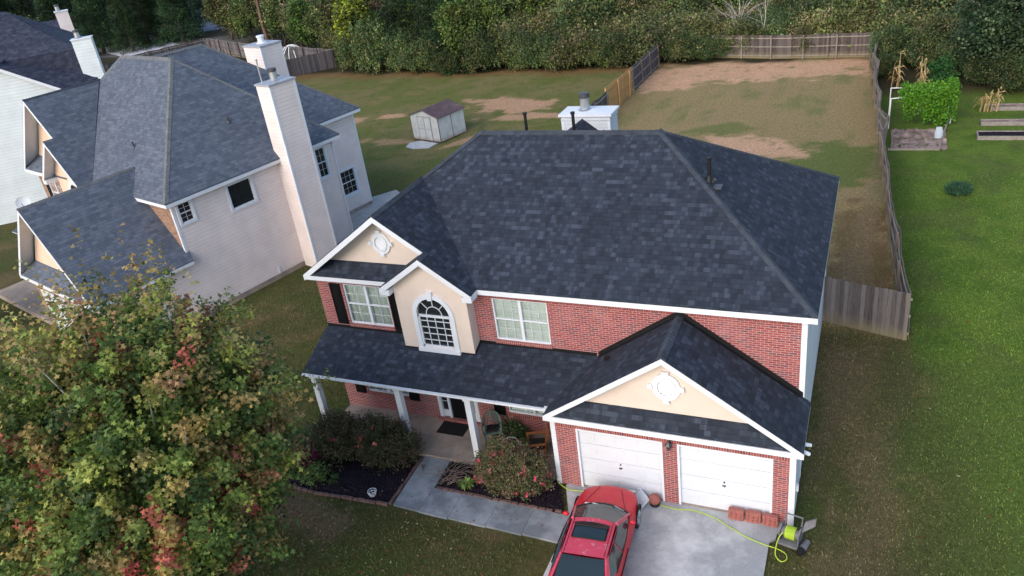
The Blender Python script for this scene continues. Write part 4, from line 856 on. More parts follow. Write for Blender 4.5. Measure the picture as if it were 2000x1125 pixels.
# ------------------------------------------------------------------ fences
def fence(pts, label, mat='fence', h=1.83, side=1, posts=True, group=None, sag=.06, gap=2.44, pw=.145, rails=True, lean=0.02, postmat='fence_post', top=0.0):
    """pickets on one side; posts and rails on the side given by `side` (+1 = left of travel)"""
    ptsV = [V((*p, 0)) for p in pts]; L = [0]
    for a, b in zip(ptsV, ptsV[1:]): L.append(L[-1]+(b-a).length)
    def at(s_):
        for i in range(len(ptsV)-1):
            if s_ <= L[i+1]+1e-6: d = (ptsV[i+1]-ptsV[i]).normalized(); return ptsV[i]+d*(s_-L[i]), d
        d = (ptsV[-1]-ptsV[-2]).normalized(); return ptsV[-1], d
    root = empty('wooden_fence', tuple(ptsV[0])); tag(root, label, 'fence', group); o = ptsV[0]
    g = MB(); n = int(L[-1]/pw)
    ph = [rnd.uniform(-1, 1) for _ in range(200)]
    def off(s_):
        i = s_/gap; k_ = int(i); f = i-k_; f = f*f*(3-2*f); return (ph[k_ % 200]*(1-f)+ph[(k_+1) % 200]*f)
    for i in range(n):
        s_ = (i+.5)*pw; p, d = at(s_); nn = V((-d.y, d.x, 0)); u = (s_/gap) % 1
        hh = h-sag*math.sin(math.pi*u)+rnd.uniform(-.012, .012)+top; k_ = off(s_)*lean
        b = p-o-nn*side*.02+nn*k_*2; t_ = V((0, 0, 1))*hh+nn*(k_*6+rnd.uniform(-.006, .006))
        U = d; w2 = pw/2-.003; T = .016; e_ = rnd.uniform(-.008, .008)*d
        q = [b-U*w2, b+U*w2, b+U*w2+t_+e_, b+U*(w2-.03)+t_*1.015+e_, b-U*(w2-.03)+t_*1.015+e_, b-U*w2+t_+e_]
        g.slab(q, T, d=tuple(nn*-side))
    g.build('pickets', mat, root)
    if posts:
        m = int(L[-1]/gap)+1
        for i in range(m):
            p, d = at(min(i*gap, L[-1])); nn = V((-d.y, d.x, 0)); k_ = off(i*gap)*lean; g = MB(); b = p-o+nn*side*.075+nn*k_*2
            g.obox(b, d, nn, V((0, 0, 1))+nn*k_*3.5, -.05, .05, -.05, .05, 0, h-.03); g.build('post', postmat, root)
    if rails:
        m = int(L[-1]/gap)
        for z in (.25, .95, h-.22):
            g = MB()
            for i in range(m+1):
                s0, s1 = i*gap, min((i+1)*gap, L[-1])
                if s1-s0 < .1: continue
                for a, b in ((0, .5), (.5, 1)):
                    pa, d = at(s0+(s1-s0)*a); pb, _ = at(s0+(s1-s0)*b); nn = V((-d.y, d.x, 0))
                    ka, kb = off(s0+(s1-s0)*a)*lean, off(s0+(s1-s0)*b)*lean; za = z-(sag*.8 if a == .5 else 0); zb2 = z-(sag*.8 if b == .5 else 0)
                    g.beam(pa-o+nn*side*.02+nn*ka*(2+3.5*z)+V((0, 0, za+.04)), pb-o+nn*side*.02+nn*kb*(2+3.5*z)+V((0, 0, zb2+.04)), .04, .085)
            g.build('rail', 'rail_wood' if postmat == 'fence_post' else postmat, root)
    return root
fence([(-.02, 8.66), (2.80, 7.83)], 'short grey picket fence panel closing the gap beside the brick house', side=1, posts=False, sag=.02, lean=.0, mat='fence')
fence([(2.82, 7.88), (2.42, 12.2), (1.78, 26.7), (1.2, 38), (.74, 48.1)], 'long wavy grey wooden fence down the right side of the back yard', side=1, sag=.12, lean=.028)
fence([(.72, 48.15), (-6.3, 48.8), (-11.0, 49.9), (-14.4, 50.6)], 'grey picket fence across the far end of the back yard', side=1, sag=.02, lean=.01, postmat='rail_wood', mat='fence_brown')
fence([(-15.75, 9.2), (-15.68, 33.9)], 'grey fence run behind the white chimney, left side of the back yard', mat='fence_dark', side=-1)
fence([(-15.68, 34.0), (-15.55, 36.9), (-15.5, 39.9)], 'new tan wooden fence panels between the darker grey runs', mat='fence_tan', side=-1, h=1.95, sag=.03, postmat='fence_tan')
fence([(-15.5, 40.0), (-15.3, 47.6)], 'dark weathered fence run between the tan panels and the thicket', mat='fence_dark', side=-1, h=1.9)
fence([(-60.5, 44.5), (-54.6, 48.5), (-51.1, 52.5)], 'blue grey plank fence behind the siding house, ending at the yellow green tree', mat='fence_dark', side=1, posts=False, rails=False, lean=.01)
fence([(-51.2, 52.7), (-65.4, 57.6), (-79.2, 64.0)], 'long grey fence with dark posts behind the white climbing frame', side=1, lean=.01, gap=2.9, postmat='fence_dark')
fence([(-79.4, 64.0), (-84.0, 54.7), (-82.5, 50.4)], 'far grey fence in shade below the dark pines', side=1, mat='fence_dark', lean=.01)

# ------------------------------------------------------------------ shed
SH = tag(empty('garden_shed', (-25.95, 28.2, 0), R(-17.5)), 'small white metal shed with a rusty brown roof on the lawn', 'shed')
# local: front along -x (double doors face -y), side along +y
MT['shedw'] = None
k = N('shed_panels'); u, v = uvsplit(k); rb = k.math('FRACT', k.math('DIVIDE', u, .22)); co = k.coord()
sx = k.n('SeparateXYZ'); k.l(co, sx.inputs[0])
cc = k.mix(k.maprange(k.noise(co, 2.2, 5), .45, .7, 0, .6), (.60, .60, .57, 1), (.40, .41, .38, 1)); cc = k.mix(k.maprange(k.math('ADD', sx.outputs[2], k.math('MULTIPLY', k.noise(co, 3.), .5)), .25, .6, .7, 0), cc, (.30, .17, .09, 1))
cc = k.mix(1.0, cc, k.maprange(rb, 0, .14, .72, 1), 'MULTIPLY'); k.col(cc); k.set(.5, .4); k.bump(rb, .4, .02); MT['shedw'] = k.m
MT['rust'] = plain('rusty_brown_roof', (.105, .070, .072), .8, .3, 3, .3, dirt=((.21, .14, .12), .8))
wx, wy, hw_ = 2.75, 2.55, 1.78
g = MB(); g.box(-wx, 0, .06, 0, wy, hw_); g.poly([(-wx, 0, hw_), (0, 0, hw_), (-wx/2, 0, 2.22)]); g.poly([(-wx, wy, hw_), (0, wy, hw_), (-wx/2, wy, 2.22)][::-1]); g.build('wall', 'shedw', SH)
g = MB(); g.slab([(-wx/2, -.12, 2.27), (-wx/2, wy+.12, 2.27), (.14, wy+.12, 1.78), (.14, -.12, 1.78)], .04); g.slab([(-wx/2, -.12, 2.27), (-wx-.14, -.12, 1.78), (-wx-.14, wy+.12, 1.78), (-wx/2, wy+.12, 2.27)], .04); g.build('roof', 'rust', SH)
for x0 in (-2.02, -1.37):
    g = MB(); g.box(x0, -.03, .1, x0+.64, -.004, 1.72); g.box(x0, -.045, .1, x0+.04, -.03, 1.72); g.box(x0+.6, -.045, .1, x0+.64, -.03, 1.72)
    for z in (.1, .9, 1.66): g.box(x0+.04, -.045, z, x0+.6, -.03, z+.05)
    sd_ = g.build('door', 'shedw', SH); g = MB()
    for b in ((x0-.012, -.05, .08, x0+.006, -.03, 1.74), (x0+.632, -.05, .08, x0+.65, -.03, 1.74), (x0-.012, -.05, 1.735, x0+.65, -.03, 1.755), (x0+.05, -.05, .89, x0+.59, -.046, .905)): g.box(*b)
    g.build('frame', 'greypl', sd_)
g = MB(); g.box(-.02, -.015, .06, .02, .02, hw_); g.box(-wx-.02, -.015, .06, -wx+.02, .02, hw_); g.box(0.003, 1.25, .1, .018, 1.29, hw_); g.box(-wx, -.05, 0, 0, .0, .08); g.build('trim', 'rust', SH)
g = MB(); MT['slabpale'] = plain('pale_slab', (.50, .50, .50), .9, .2, 3, .4, dirt=((.3, .3, .28), .6))
P8 = [(-1.9, -.15), (-.25, -.15), (-.1, -1.15), (-1.1, -1.65), (-2.0, -1.5), (-2.4, -.8)]
g.slab([(x, y, .035) for x, y in P8][::-1][::-1], .05); o_ = g.build('concrete_pad', 'slabpale', None, loc=tuple(SH.location)); o_.rotation_euler = SH.rotation_euler; struct(o_)

# ------------------------------------------------------------------ foliage
def leafcloud(centers, axes, cols, per, size, spread, shape='quad', droop=.3, jitter=.25, seed=1, up=.45):
    """leaf-sized faces scattered along short twigs; centers/axes/cols are per twig"""
    r = np.random.default_rng(seed); n = len(centers)*per
    c = np.repeat(centers, per, 0); a = np.repeat(axes, per, 0); col = np.repeat(cols, per, 0)
    t = r.uniform(-.5, .5, (n, 1)); p = c+a*t+r.normal(0, 1, (n, 3))*spread
    nrm = r.normal(0, 1, (n, 3))+np.array((0, 0, 1))*up*2.2+a*.5; nrm /= np.linalg.norm(nrm, axis=1)[:, None]
    tmp = r.normal(0, 1, (n, 3)); u = np.cross(nrm, tmp); u /= np.linalg.norm(u, axis=1)[:, None]; v = np.cross(nrm, u)
    s = size*r.uniform(.6, 1.25, (n, 1))
    if shape == 'maple':
        ang = np.radians([270, 315, 350, 20, 48, 70, 90, 110, 132, 160, 190, 225]); rad = np.array([.12, .42, .30, .52, .27, .36, .60, .36, .27, .52, .30, .42])
    elif shape == 'needle':
        ang = np.radians([0, 90, 180, 270]); rad = np.array([.10, .75, .10, .75])
    else:
        ang = np.radians([0, 60, 125, 180, 235, 300]); rad = np.array([.36, .40, .52, .42, .50, .36])
    K = len(ang); off = (u[:, None, :]*(np.cos(ang)*rad)[None, :, None]+v[:, None, :]*(np.sin(ang)*rad)[None, :, None])*s[:, None, :]
    off += nrm[:, None, :]*(-(np.cos(ang)*rad)**2*.5)[None, :, None]*s[:, None, :]
    vs = (p[:, None, :]+off).reshape(-1, 3)
    cj = col*r.uniform(1-jitter, 1+jitter, (n, 1))*r.uniform(.92, 1.08, (n, 3))
    return vs, np.arange(n*K), np.full(n, K), np.repeat(cj, K, 0).clip(.003, .9)
def pal(r, n, choices, wts):
    c = np.array(choices); i = r.choice(len(c), n, p=np.array(wts)/sum(wts)); return c[i]
def limbs(name, parent, base, h, targets, r0, mat='bark', fork=.35, seed=1, lean=(0, 0)):
    r = random.Random(seed); g = MB(); b = V(base); top = b+V((lean[0], lean[1], h))
    N_ = 7; tp = [b+(top-b)*(i/N_)+V((r.uniform(-1, 1), r.uniform(-1, 1), 0))*(.05*h/5 if 0 < i else 0) for i in range(N_+1)]
    g.tube(tp, [r0*(1.35 if i == 0 else 1)*(1-.82*i/N_) for i in range(N_+1)], 9)
    for t_ in targets:
        t_ = V(t_); zf = max(.15, min(.92, fork+r.uniform(0, .5)*(1-fork))); i = zf*N_; k_ = int(i); s = tp[k_]+(tp[min(k_+1, N_)]-tp[k_])*(i-k_)
        if t_.z < s.z-.3: s = tp[max(1, k_-2)]
        m1 = s+(t_-s)*.4+V((0, 0, .12*(t_-s).length)); m2 = s+(t_-s)*.75+V((r.uniform(-.1, .1), r.uniform(-.1, .1), .06*(t_-s).length)); rr = r0*(1-.8*zf)*.5
        g.tube([s, m1, m2, t_], [rr, rr*.7, rr*.42, rr*.14], 5, cap=False)
    return g.build(name, mat, parent, smooth=True)
def crown_twigs(r, n, rad, cz, hollow=.35, lobes=6, lobe=.35, zsq=1.0, bottom=-.8):
    d = r.normal(0, 1, (n*3, 3)); d /= np.linalg.norm(d, axis=1)[:, None]; d = d[d[:, 2] > bottom][:n]; n = len(d)
    L = r.normal(0, 1, (lobes, 3)); L /= np.linalg.norm(L, axis=1)[:, None]; k_ = np.maximum(0, (d@L.T)).max(1)**3
    rr = (hollow+(1-hollow)*r.random(n)**.45)*(1-lobe+lobe*1.35*k_)*(1+.10*r.normal(0, 1, n))
    p = d*rr[:, None]*np.array(rad); p[:, 2] += cz; ax = d*np.array((1, 1, .7))+np.array((0, 0, .45))+r.normal(0, .25, (n, 3)); ax /= np.linalg.norm(ax, axis=1)[:, None]
    return p, ax, d
def tree_template(name, label, cat, group, rad, cz, h, choices, wts, twigs=260, per=16, size=.22, spread=.16, axl=.5, shape='quad', seed=1, r0=.16, hollow=.35, lobe=.35, trunkmat='bark', dark=.5, nl=14, pine=False, bottom=-.8):
    r = np.random.default_rng(seed); root = tag(empty(name), label, cat, group)
    if pine:
        n = twigs; z = r.random(n)**.8; ang = r.random(n)*6.28; lay = np.sin(z*40)*.12
        rr = (1-z*.93)*(.35+.65*r.random(n)**.5)*(1+lay)*(1+.2*np.sin(ang*3+z*9)); p = np.stack([np.cos(ang)*rr*rad[0], np.sin(ang)*rr*rad[1], h*.03+z*h*.97-rr*.35], 1); d = np.stack([np.cos(ang), np.sin(ang), np.full(n, .35)], 1); ax = d
    else: p, ax, d = crown_twigs(r, twigs, rad, cz, hollow, lobe=lobe, bottom=bottom)
    cl = pal(r, len(p), choices, wts)*np.array(.75+.5*r.random((len(p), 1)))
    big = np.sin(p[:, 0]*1.9+seed)+np.sin(p[:, 1]*2.3+seed*2)+np.sin(p[:, 2]*2.1); cl = cl*(1+.16*big[:, None])
    vs_, lo, ln, cc_ = leafcloud(p, ax*axl, cl, per, size, spread, shape, seed=seed)
    fastmesh('crown', vs_, lo, ln, cc_, ['leaf'], parent=root)
    idx = r.choice(len(p), min(nl, len(p)), replace=False); limbs('trunk', root, (0, 0, -.1), h*(.97 if pine else .72), [tuple(p[i]) for i in idx], r0, trunkmat, seed=seed)
    return root
GD_ = (.034, .056, .020); GM = (.085, .120, .036); GL = (.15, .185, .05); OL = (.175, .170, .065); BR = (.22, .18, .10); YG = (.32, .36, .03)
# -- the big maple in the front yard
def maple():
    r = np.random.default_rng(5); root = tag(empty('maple_tree', (-13.75, -8.75, 0)), 'large maple turning red and orange over green leaves in the front yard', 'tree')
    p, ax, d = crown_twigs(r, 2150, (3.42, 3.4, 3.7), 4.75, hollow=.6, lobes=22, lobe=.24, bottom=-.75)
    n = len(p); green = [(.085, .135, .028), (.145, .19, .036), (.235, .245, .045), (.055, .09, .028)]; warm = [(.38, .18, .07), (.40, .15, .09), (.36, .22, .09)]; red = [(.36, .05, .055), (.34, .08, .055), (.44, .13, .075)]
    w_ = (np.sin(p[:, 0]*2.6+1)+np.sin(p[:, 1]*2.9+2)+np.sin(p[:, 2]*2.7)*.8)*.75+r.normal(0, 1.0, n)
    cl = pal(r, n, green, [3, 4.2, 2.2, 2.2])*(.7+.6*r.random((n, 1))); wm = pal(r, n, warm, [3, 2, 2]); rd = pal(r, n, red, [2, 2, 1.5]); a = (w_ > .95); b = (w_ > 2.3); cl = np.where(a[:, None], wm*.5+cl*.5, cl); cl = np.where(b[:, None], rd, cl)
    A = [leafcloud(p, ax*.75+np.array((0, 0, -.18)), cl, 66, .122, .105, 'maple', seed=7, up=.5, jitter=.35)]
    q, ax2, d2 = crown_twigs(r, 500, (3.0, 2.9, 3.4), 4.5, hollow=.2, lobes=8, lobe=.2); A.append(leafcloud(q, ax2*.9, pal(r, len(q), green, [3, 1, .3, 3])*.8, 34, .15, .20, 'maple', seed=8))
    # long top shoots
    i = np.argsort(-(p[:, 2]+r.normal(0, .5, n)))[:60]; sh_ = p[i]+np.array((0, 0, .30))+ax[i]*.35; sc = cl[i]*.6+pal(r, 60, warm, [2, 2, 2])*.4; A.append(leafcloud(sh_, np.tile((0, 0, 1.0), (60, 1))+ax[i]*.5, sc, 24, .125, .07, 'maple', seed=9))
    v_, l_, n_, c_ = [], [], [], []; b0 = 0
    for vv, ll, nn_, cc_ in A: v_.append(vv); l_.append(ll+b0); b0 += len(vv); n_.append(nn_); c_.append(cc_)
    fastmesh('crown', np.concatenate(v_), np.concatenate(l_), np.concatenate(n_), np.concatenate(c_), ['leaf_m'], parent=root)
    idx = r.choice(n, 150, replace=False); limbs('trunk', root, (0, 0, -.1), 8.0, [tuple(p[j]) for j in idx], .17, 'bark_pale', .16, 3)
maple()
# -- templates for the wood
T = {}
T['dense'] = tree_template('broadleaf_tree', 'dense mid green broadleaf tree in the wood behind the yards', 'tree', 'green broadleaf trees of the wood', (2.9, 2.9, 3.6), 4.6, 8, [GD_, GM, GL, OL], [3, 4, 2, 2], 620, 16, .26, .24, .6, seed=11, bottom=-.95)
T['olive'] = tree_template('broadleaf_tree', 'olive brown tree thinning for autumn in the wood', 'tree', 'olive trees of the wood', (2.8, 2.8, 3.3), 4.3, 7.6, [OL, GM, BR, GD_], [4, 3, 3, 2], 560, 15, .24, .26, .6, seed=12, bottom=-.95)
T['pine'] = tree_template('pine_tree', 'dark green pine standing in the wood', 'pine tree', 'dark pines of the wood', (3.0, 3.0, 3), 5, 11, [(.022, .045, .018), (.036, .072, .024), (.016, .032, .014)], [3, 2, 3], 1300, 24, .28, .22, .7, 'needle', seed=13, pine=True, r0=.2)
T['bushy'] = tree_template('thicket_bush', 'tangled olive green bush in the thicket behind the fences', 'bush', 'bushes of the thicket', (2.2, 2.2, 2.0), 1.5, 3, [GM, OL, GD_, GL, BR], [3, 4, 1.2, 2.4, 3.0], 620, 19, .145, .22, .5, seed=14, r0=.06, bottom=-.55, nl=24, lobe=.45)
T['bushd'] = tree_template('thicket_bush', 'dark green bush low at the edge of the thicket', 'bush', 'dark bushes at the thicket edge', (2.0, 2.0, 1.7), 1.2, 2.6, [GD_, GM, OL, (.05, .09, .04)], [2.5, 4, 2, 2], 600, 19, .135, .20, .5, seed=15, r0=.05, bottom=-.55, nl=20, lobe=.4)
T['bright'] = tree_template('leafy_tree', 'brighter green tree in the front row of the wood', 'tree', 'bright green trees of the wood edge', (2.2, 2.2, 3.4), 4.1, 7.4, [(.10, .17, .035), (.15, .21, .045), GM, GD_], [4, 2, 3, 1.5], 560, 16, .22, .20, .6, seed=16, bottom=-.95, lobe=.45)
used = {k_: False for k_ in T}
def plant(kind, x, y, s, rz=None, label=None, zs=1.0, group=None):
    rz = rnd.uniform(0, 6.28) if rz is None else rz; sc = (s, s, s*zs)
    if not used[kind]: used[kind] = True; o = T[kind]; o.location = (x, y, 0); o.rotation_euler = (0, 0, rz); o.scale = sc
    else: o = dup(T[kind], (x, y, 0), rz, sc)
    if label:
        if label and used[kind]: o = o
        o['label'] = label
        if 'group' in o: del o['group']
    return o
for kd, x, y, s, zs in (('dense', -51, 56, 1.0, 1), ('olive', -20, 55, 1, 1), ('pine', -42, 52.5, .95, 1), ('bushy', -24, 50, 1.1, 1), ('bushd', -29, 49, 1.1, 1)): plant(kd, x, y, s, zs=zs)
# front row of the wood, left to right
for x, y, s_ in ((-45.8, 52.8, .8), (-41.5, 53.6, .95), (-36.8, 52.2, .9), (-31.8, 51.6, .85), (-29.2, 55.5, 1.0), (-25.5, 58, 1.0), (-55.8, 60, .8), (-62, 62.5, .9), (-20, 60, .9), (-11, 60, .9), (-36, 58, 1.15), (-43, 60, 1.2), (-66.5, 67, .9)): plant('bright', x, y, s_, zs=rnd.uniform(.8, 1.1))
for kd, x, y, s, zs in (('olive', -64, 64, .8, .9), ('dense', -57.5, 61, .85, .85), ('olive', -60, 66, 1, 1), ('dense', -54, 64, 1, 1), ('bushy', -53.8, 58, 1.0, .9), ('olive', -47.5, 57.5, .95, .9), ('bushd', -47.6, 51.5, 1.1, 1.2), ('bushd', -41, 50, 1.0, 1.2),
    ('bushd', -44.5, 50, 1.1, 1.5), ('bushd', -38.3, 48.9, 1.0, 1.0), ('pine', -38.0, 51.5, .95, .95), ('pine', -35.0, 50.2, .95, 1.0), ('pine', -33.4, 53, .9, 1), ('bushd', -35.2, 48.0, .8, .9), ('dense', -31.5, 54.5, .85, .95), ('bushd', -31.8, 48.6, 1.1, 1.1), ('bushy', -29.6, 51, 1.1, 1.2)): plant(kd, x, y, s, zs=zs)
for i in range(95):
    x = rnd.uniform(-32, 5); y = rnd.uniform(49.3, 74)+(0 if x < -12 else 2.2); plant(rnd.choice(['bushy', 'bushy', 'bushd']), x, y, rnd.uniform(.75, 1.5), zs=rnd.uniform(.7, 1.35))
plant('bushy', -4.3, 49.7, .62, zs=1.2); plant('bushd', -10.8, 50.0, .6)
for x, y, s in ((-27.5, 48.6, .9), (-25.2, 48.1, .95), (-22.8, 48.3, 1.0), (-20.3, 48.2, .95), (-18.2, 47.9, .9), (-16.9, 49.3, 1.1), (-14.5, 51.7, 1.1), (-12.9, 52.2, 1.1), (-17.5, 52, 1.2), (-13.6, 49.1, .8), (-12.0, 49.3, .62), (-3.2, 51.2, 1.1), (-1.0, 50.8, 1.0), (-6.2, 51.6, .9), (-9.0, 52.4, .9)): plant('bushd' if s < 1 else 'bushy', x, y, s, zs=1.0)
for i in range(60):
    x = rnd.uniform(-62, 8); y = rnd.uniform(60, 118); kd = 'dense' if x < -30 and rnd.random() < .6 else rnd.choice(['olive', 'olive', 'dense', 'bushy']); plant(kd, x, y, rnd.uniform(.8, 1.3)*(1.2 if kd == 'bushy' else 1), zs=rnd.uniform(.7, 1.0) if x > -28 else 1)
for i in range(24):
    x = rnd.uniform(-84, -55); y = 66+rnd.uniform(2, 45)+(-x-55)*.15
    if abs((x+93)*.78+(y-81)*.62*-1) < 0: continue
    plant(rnd.choice(['dense', 'olive', 'dense']), x, y, rnd.uniform(.85, 1.3))
for x, y, sc_ in ((2.2, 45.5, .8), (4.2, 44.2, .75), (6.0, 42.5, .7), (3.2, 47.5, 1.0), (5.6, 46, 1.0), (10.2, 38.6, .8), (8.6, 38.2, .62), (12.2, 37.6, .9), (7.3, 39.8, .6), (11, 43, 1.1), (1.8, 42.2, .45), (13, 41, 1.1)): plant('bushd' if sc_ < .9 else 'bushy', x, y, sc_, zs=1.15)
# dark pines behind the far lane, upper left
for x, y, s in ((-92, 73, 1.1), (-96, 77, 1.2), (-100, 74, 1.1), (-104, 80, 1.3), (-103, 68, 1.1), (-108, 74, 1.3), (-112, 84, 1.3), (-113, 70, 1.2), (-118, 78, 1.4), (-120, 66, 1.2), (-126, 74, 1.4), (-128, 88, 1.5), (-124, 58, 1.1), (-133, 66, 1.3), (-140, 78, 1.5), (-106, 90, 1.4), (-118, 94, 1.5), (-138, 96, 1.6), (-146, 62, 1.3), (-152, 72, 1.5), (-97, 68, .9), (-134, 54, 1.1), (-150, 50, 1.2), (-160, 60, 1.3)): plant('pine', x, y, s*1.05, zs=rnd.uniform(.85, 1.05))
for x, y, s in ((-82, 72, .9), (-79.5, 76, 1.0), (-76.5, 70, .8), (-72, 68.5, .9), (-68.5, 66.5, .8), (-104, 58, .9), (-110, 52, 1), (-118, 48, 1)): plant('dense', x, y, s)
# single trees that stand out
tree_template('yellow_green_tree', 'bright yellow green tree at the corner of the plank fence', 'tree', None, (2.4, 2.4, 3.7), 4.5, 8, [YG, (.13, .18, .025), GM, GL], [4, 3, 1.6, 2], 560, 15, .26, .24, .6, seed=21).location = (-47.8, 52.2, 0)
tree_template('leafy_sapling', 'bright green leafy tree in front of the dark pines', 'tree', None, (1.7, 1.7, 3.2), 3.9, 7, [(.060, .13, .028), GM, GL], [4, 2, 2], 380, 15, .22, .22, .6, seed=22).location = (-33.9, 48.6, 0)
oak = tree_template('oak_tree', 'large dark green tree at the right edge behind the raised beds', 'tree', None, (3.3, 3.6, 3.7), 3.1, 7.2, [(.022, .045, .022), (.040, .072, .030), (.065, .10, .045)], [4, 3, 1.4], 1100, 20, .20, .24, .6, seed=23, r0=.25, lobe=.3, bottom=-.95); oak.location = (8.9, 41.5, 0)
tree_template('oak_tree', 'dark green tree behind the dried corn stalks', 'tree', None, (3.0, 3.0, 2.7), 2.6, 5, [(.03, .05, .02), OL, GM], [3, 2, 2], 520, 16, .22, .26, .6, seed=24).location = (3.6, 50.5, 0)
tree_template('maroon_tree', 'dark maroon leaved tree at the left edge below the gable', 'tree', None, (2.0, 2.2, 2.2), 2.5, 4.5, [(.060, .016, .018), (.035, .014, .012), (.05, .04, .02)], [4, 3, 2], 420, 16, .14, .16, .4, seed=25, r0=.08).location = (-37.0, -.5, 0)
def bare(name, label, x, y, h, n, r0, mat, seed, spreadr=.9, lean=(0, 0)):
    r = random.Random(seed); root = tag(empty(name, (x, y, 0)), label, 'bare tree'); tg = [(r.uniform(-1, 1)*h*spreadr*.5, r.uniform(-1, 1)*h*spreadr*.5, h*r.uniform(.45, 1.05)) for _ in range(n)]
    limbs('branches', root, (0, 0, 0), h, tg, r0, mat, .2, seed, lean)
bare('bare_tree', 'spreading leafless grey tree behind the far fence', -9.6, 52.4, 4.6, 26, .09, 'bark_pale', 3, 1.3)
bare('bare_tree', 'thin pale leafless trunk right of the spreading bare tree', -7.4, 51.2, 6.5, 5, .06, 'bark_pale', 4, .3)
bare('bare_tree', 'thin grey leafless trunk behind the far right fence corner', -1.2, 53.0, 7, 6, .07, 'bark_pale', 5, .4)
bare('dead_tree', 'tall brown dead trunk leaning behind the plank fence', -69.2, 64.2, 13, 9, .26, 'deadbark', 6, .12, (-.8, 0.4))

# ------------------------------------------------------------------ shrubs and beds
def shrub(name, label, x, y, rad, choices, wts, tw, per, size, flowers=None, seed=1, cz=None, cat='shrub', bottom=-.35):
    r = np.random.default_rng(seed); root = tag(empty(name, (x, y, 0)), label, cat); cz = rad[2]*.55 if cz is None else cz
    p, ax, d = crown_twigs(r, tw, rad, cz, .35, lobes=9, lobe=.28, bottom=bottom); p[:, 2] = np.maximum(p[:, 2], .08)
    v, l, n, c = leafcloud(p, ax*.28, pal(r, len(p), choices, wts)*(.7+.6*r.random((len(p), 1))), per, size, .055, seed=seed, up=.3); fastmesh('foliage', v, l, n, c, ['leaf'], parent=root)
    idx = r.choice(len(p), 22); limbs('stems', root, (0, 0, 0), rad[2]*.5, [tuple(p[i]) for i in idx], .03, 'bark', .1, seed)
    if flowers:
        q, ax, d = crown_twigs(r, flowers, (rad[0]*1.03, rad[1]*1.03, rad[2]*1.03), cz, .93, lobe=.22, lobes=9, bottom=0); k_ = (q[:, 0] > -rad[0]*.75)
        q = q[k_]; ax = ax[k_]; v, l, n, c = leafcloud(q, ax*.05, pal(r, len(q), [(.46, .055, .065), (.40, .08, .05), (.55, .13, .13)], [4, 2, 1]), 5, .085, .028, seed=seed+5, up=.8); fastmesh('flowers', v, l, n, c, ['leaf'], parent=root)['kind'] = 'stuff'
    return root
AZ = [(.065, .070, .032), (.095, .080, .042), (.13, .095, .055), (.058, .080, .032)]
shrub('azalea_shrub', 'broad dark shrub left of the front walkway by the second porch post', -12.15, -2.3, (1.15, .85, 1.0), AZ, [4, 2, 1, 3], 900, 26, .05, 14, 31)
shrub('azalea_shrub', 'rounder dark shrub further left, reaching the left porch post', -13.95, -2.4, (1.0, .8, .9), AZ, [4, 3, 2, 2], 750, 26, .05, 4, 32)
shrub('azalea_shrub', 'large red flowering shrub in the right bed beside the garage', -7.75, -2.52, (1.25, .72, .98), [(.115, .088, .048), (.14, .095, .055), (.085, .092, .038), (.065, .085, .035)], [3, 2, 4, 3], 1150, 28, .05, 75, 33)
shrub('maroon_shrub', 'small dark red leaved shrub at the left end of the mulch bed', -14.6, -3.2, (.55, .5, .6), [(.16, .02, .035), (.10, .02, .03), (.05, .04, .02)], [3, 2, 2], 160, 22, .055, None, 34)
shrub('low_plant', 'low green plant with pale tips in the left mulch bed', -13.9, -3.7, (.4, .35, .35), [(.06, .11, .03), (.11, .15, .05)], [3, 1], 90, 16, .06, None, 35)
shrub('round_bush', 'small round blue green bush alone on the right neighbour lawn', 5.08, 21.3, (.46, .42, .34), [(.028, .075, .035), (.045, .10, .045)], [3, 2], 420, 18, .055, None, 36, cat='bush')
shrub('garden_plant', 'dark leafy plant on the porch under the right hand window', -8.55, -.5, (.55, .4, .45), [(.035, .055, .022), (.05, .08, .03)], [3, 2], 180, 20, .06, None, 37, cat='plant')
shrub('garden_plant', 'round green bush behind the vine trellis in the garden', 4.9, 39.5, (1.0, .9, 1.2), [(.03, .09, .025), (.05, .12, .03)], [3, 2], 260, 16, .12, None, 38, cat='plant')
def blades(name, label, x, y, n, L, c, seed, cat='plant', w0=.02, mat='leaf'):
    r = np.random.default_rng(seed); root = tag(empty(name, (x, y, 0)), label, cat); v, l, ln, cc = [], [], [], []; b = 0
    for i in range(n):
        a = r.random()*6.28; R0 = r.random()*.06; ll = L*r.uniform(.6, 1.1); dx, dy = math.cos(a), math.sin(a); out = r.uniform(.35, .95)
        pts = [(R0*dx, R0*dy, .03), (R0*dx+dx*ll*out*.35, R0*dy+dy*ll*out*.35, ll*.62), (R0*dx+dx*ll*out*.75, R0*dy+dy*ll*out*.75, ll*.72), (R0*dx+dx*ll*out*1.1, R0*dy+dy*ll*out*1.1, ll*.45)]
        ws = [w0, w0, w0*.7, .002]; col = np.array(c)*r.uniform(.7, 1.3)
        for (px, py, pz), w_ in zip(pts, ws): v += [(px-dy*w_, py+dx*w_, pz), (px+dy*w_, py-dx*w_, pz)]; cc += [col, col]
        for j in range(3): l += [b+2*j, b+2*j+1, b+2*j+3, b+2*j+2]; ln.append(4)
        b += 8
    fastmesh('foliage', np.array(v), np.array(l), np.array(ln), np.array(cc), [mat], parent=root); return root
blades('daylily', 'yellow green clump of strap leaves in the right bed by the walkway', -9.1, -2.75, 60, .34, (.20, .28, .06), 41)
blades('daylily', 'small green clump of strap leaves at the lawn side of the left bed', -13.3, -3.6, 30, .3, (.07, .12, .03), 42)
MT['twig'] = plain('twig_bark', (.16, .115, .10), .9, .3, 10, .3)
tw = tag(empty('twig_bush', (-10.0, -2.6, 0)), 'bare brown twigs sprawling over mulch right of the walkway', 'bare shrub'); g = MB(); r_ = random.Random(8)
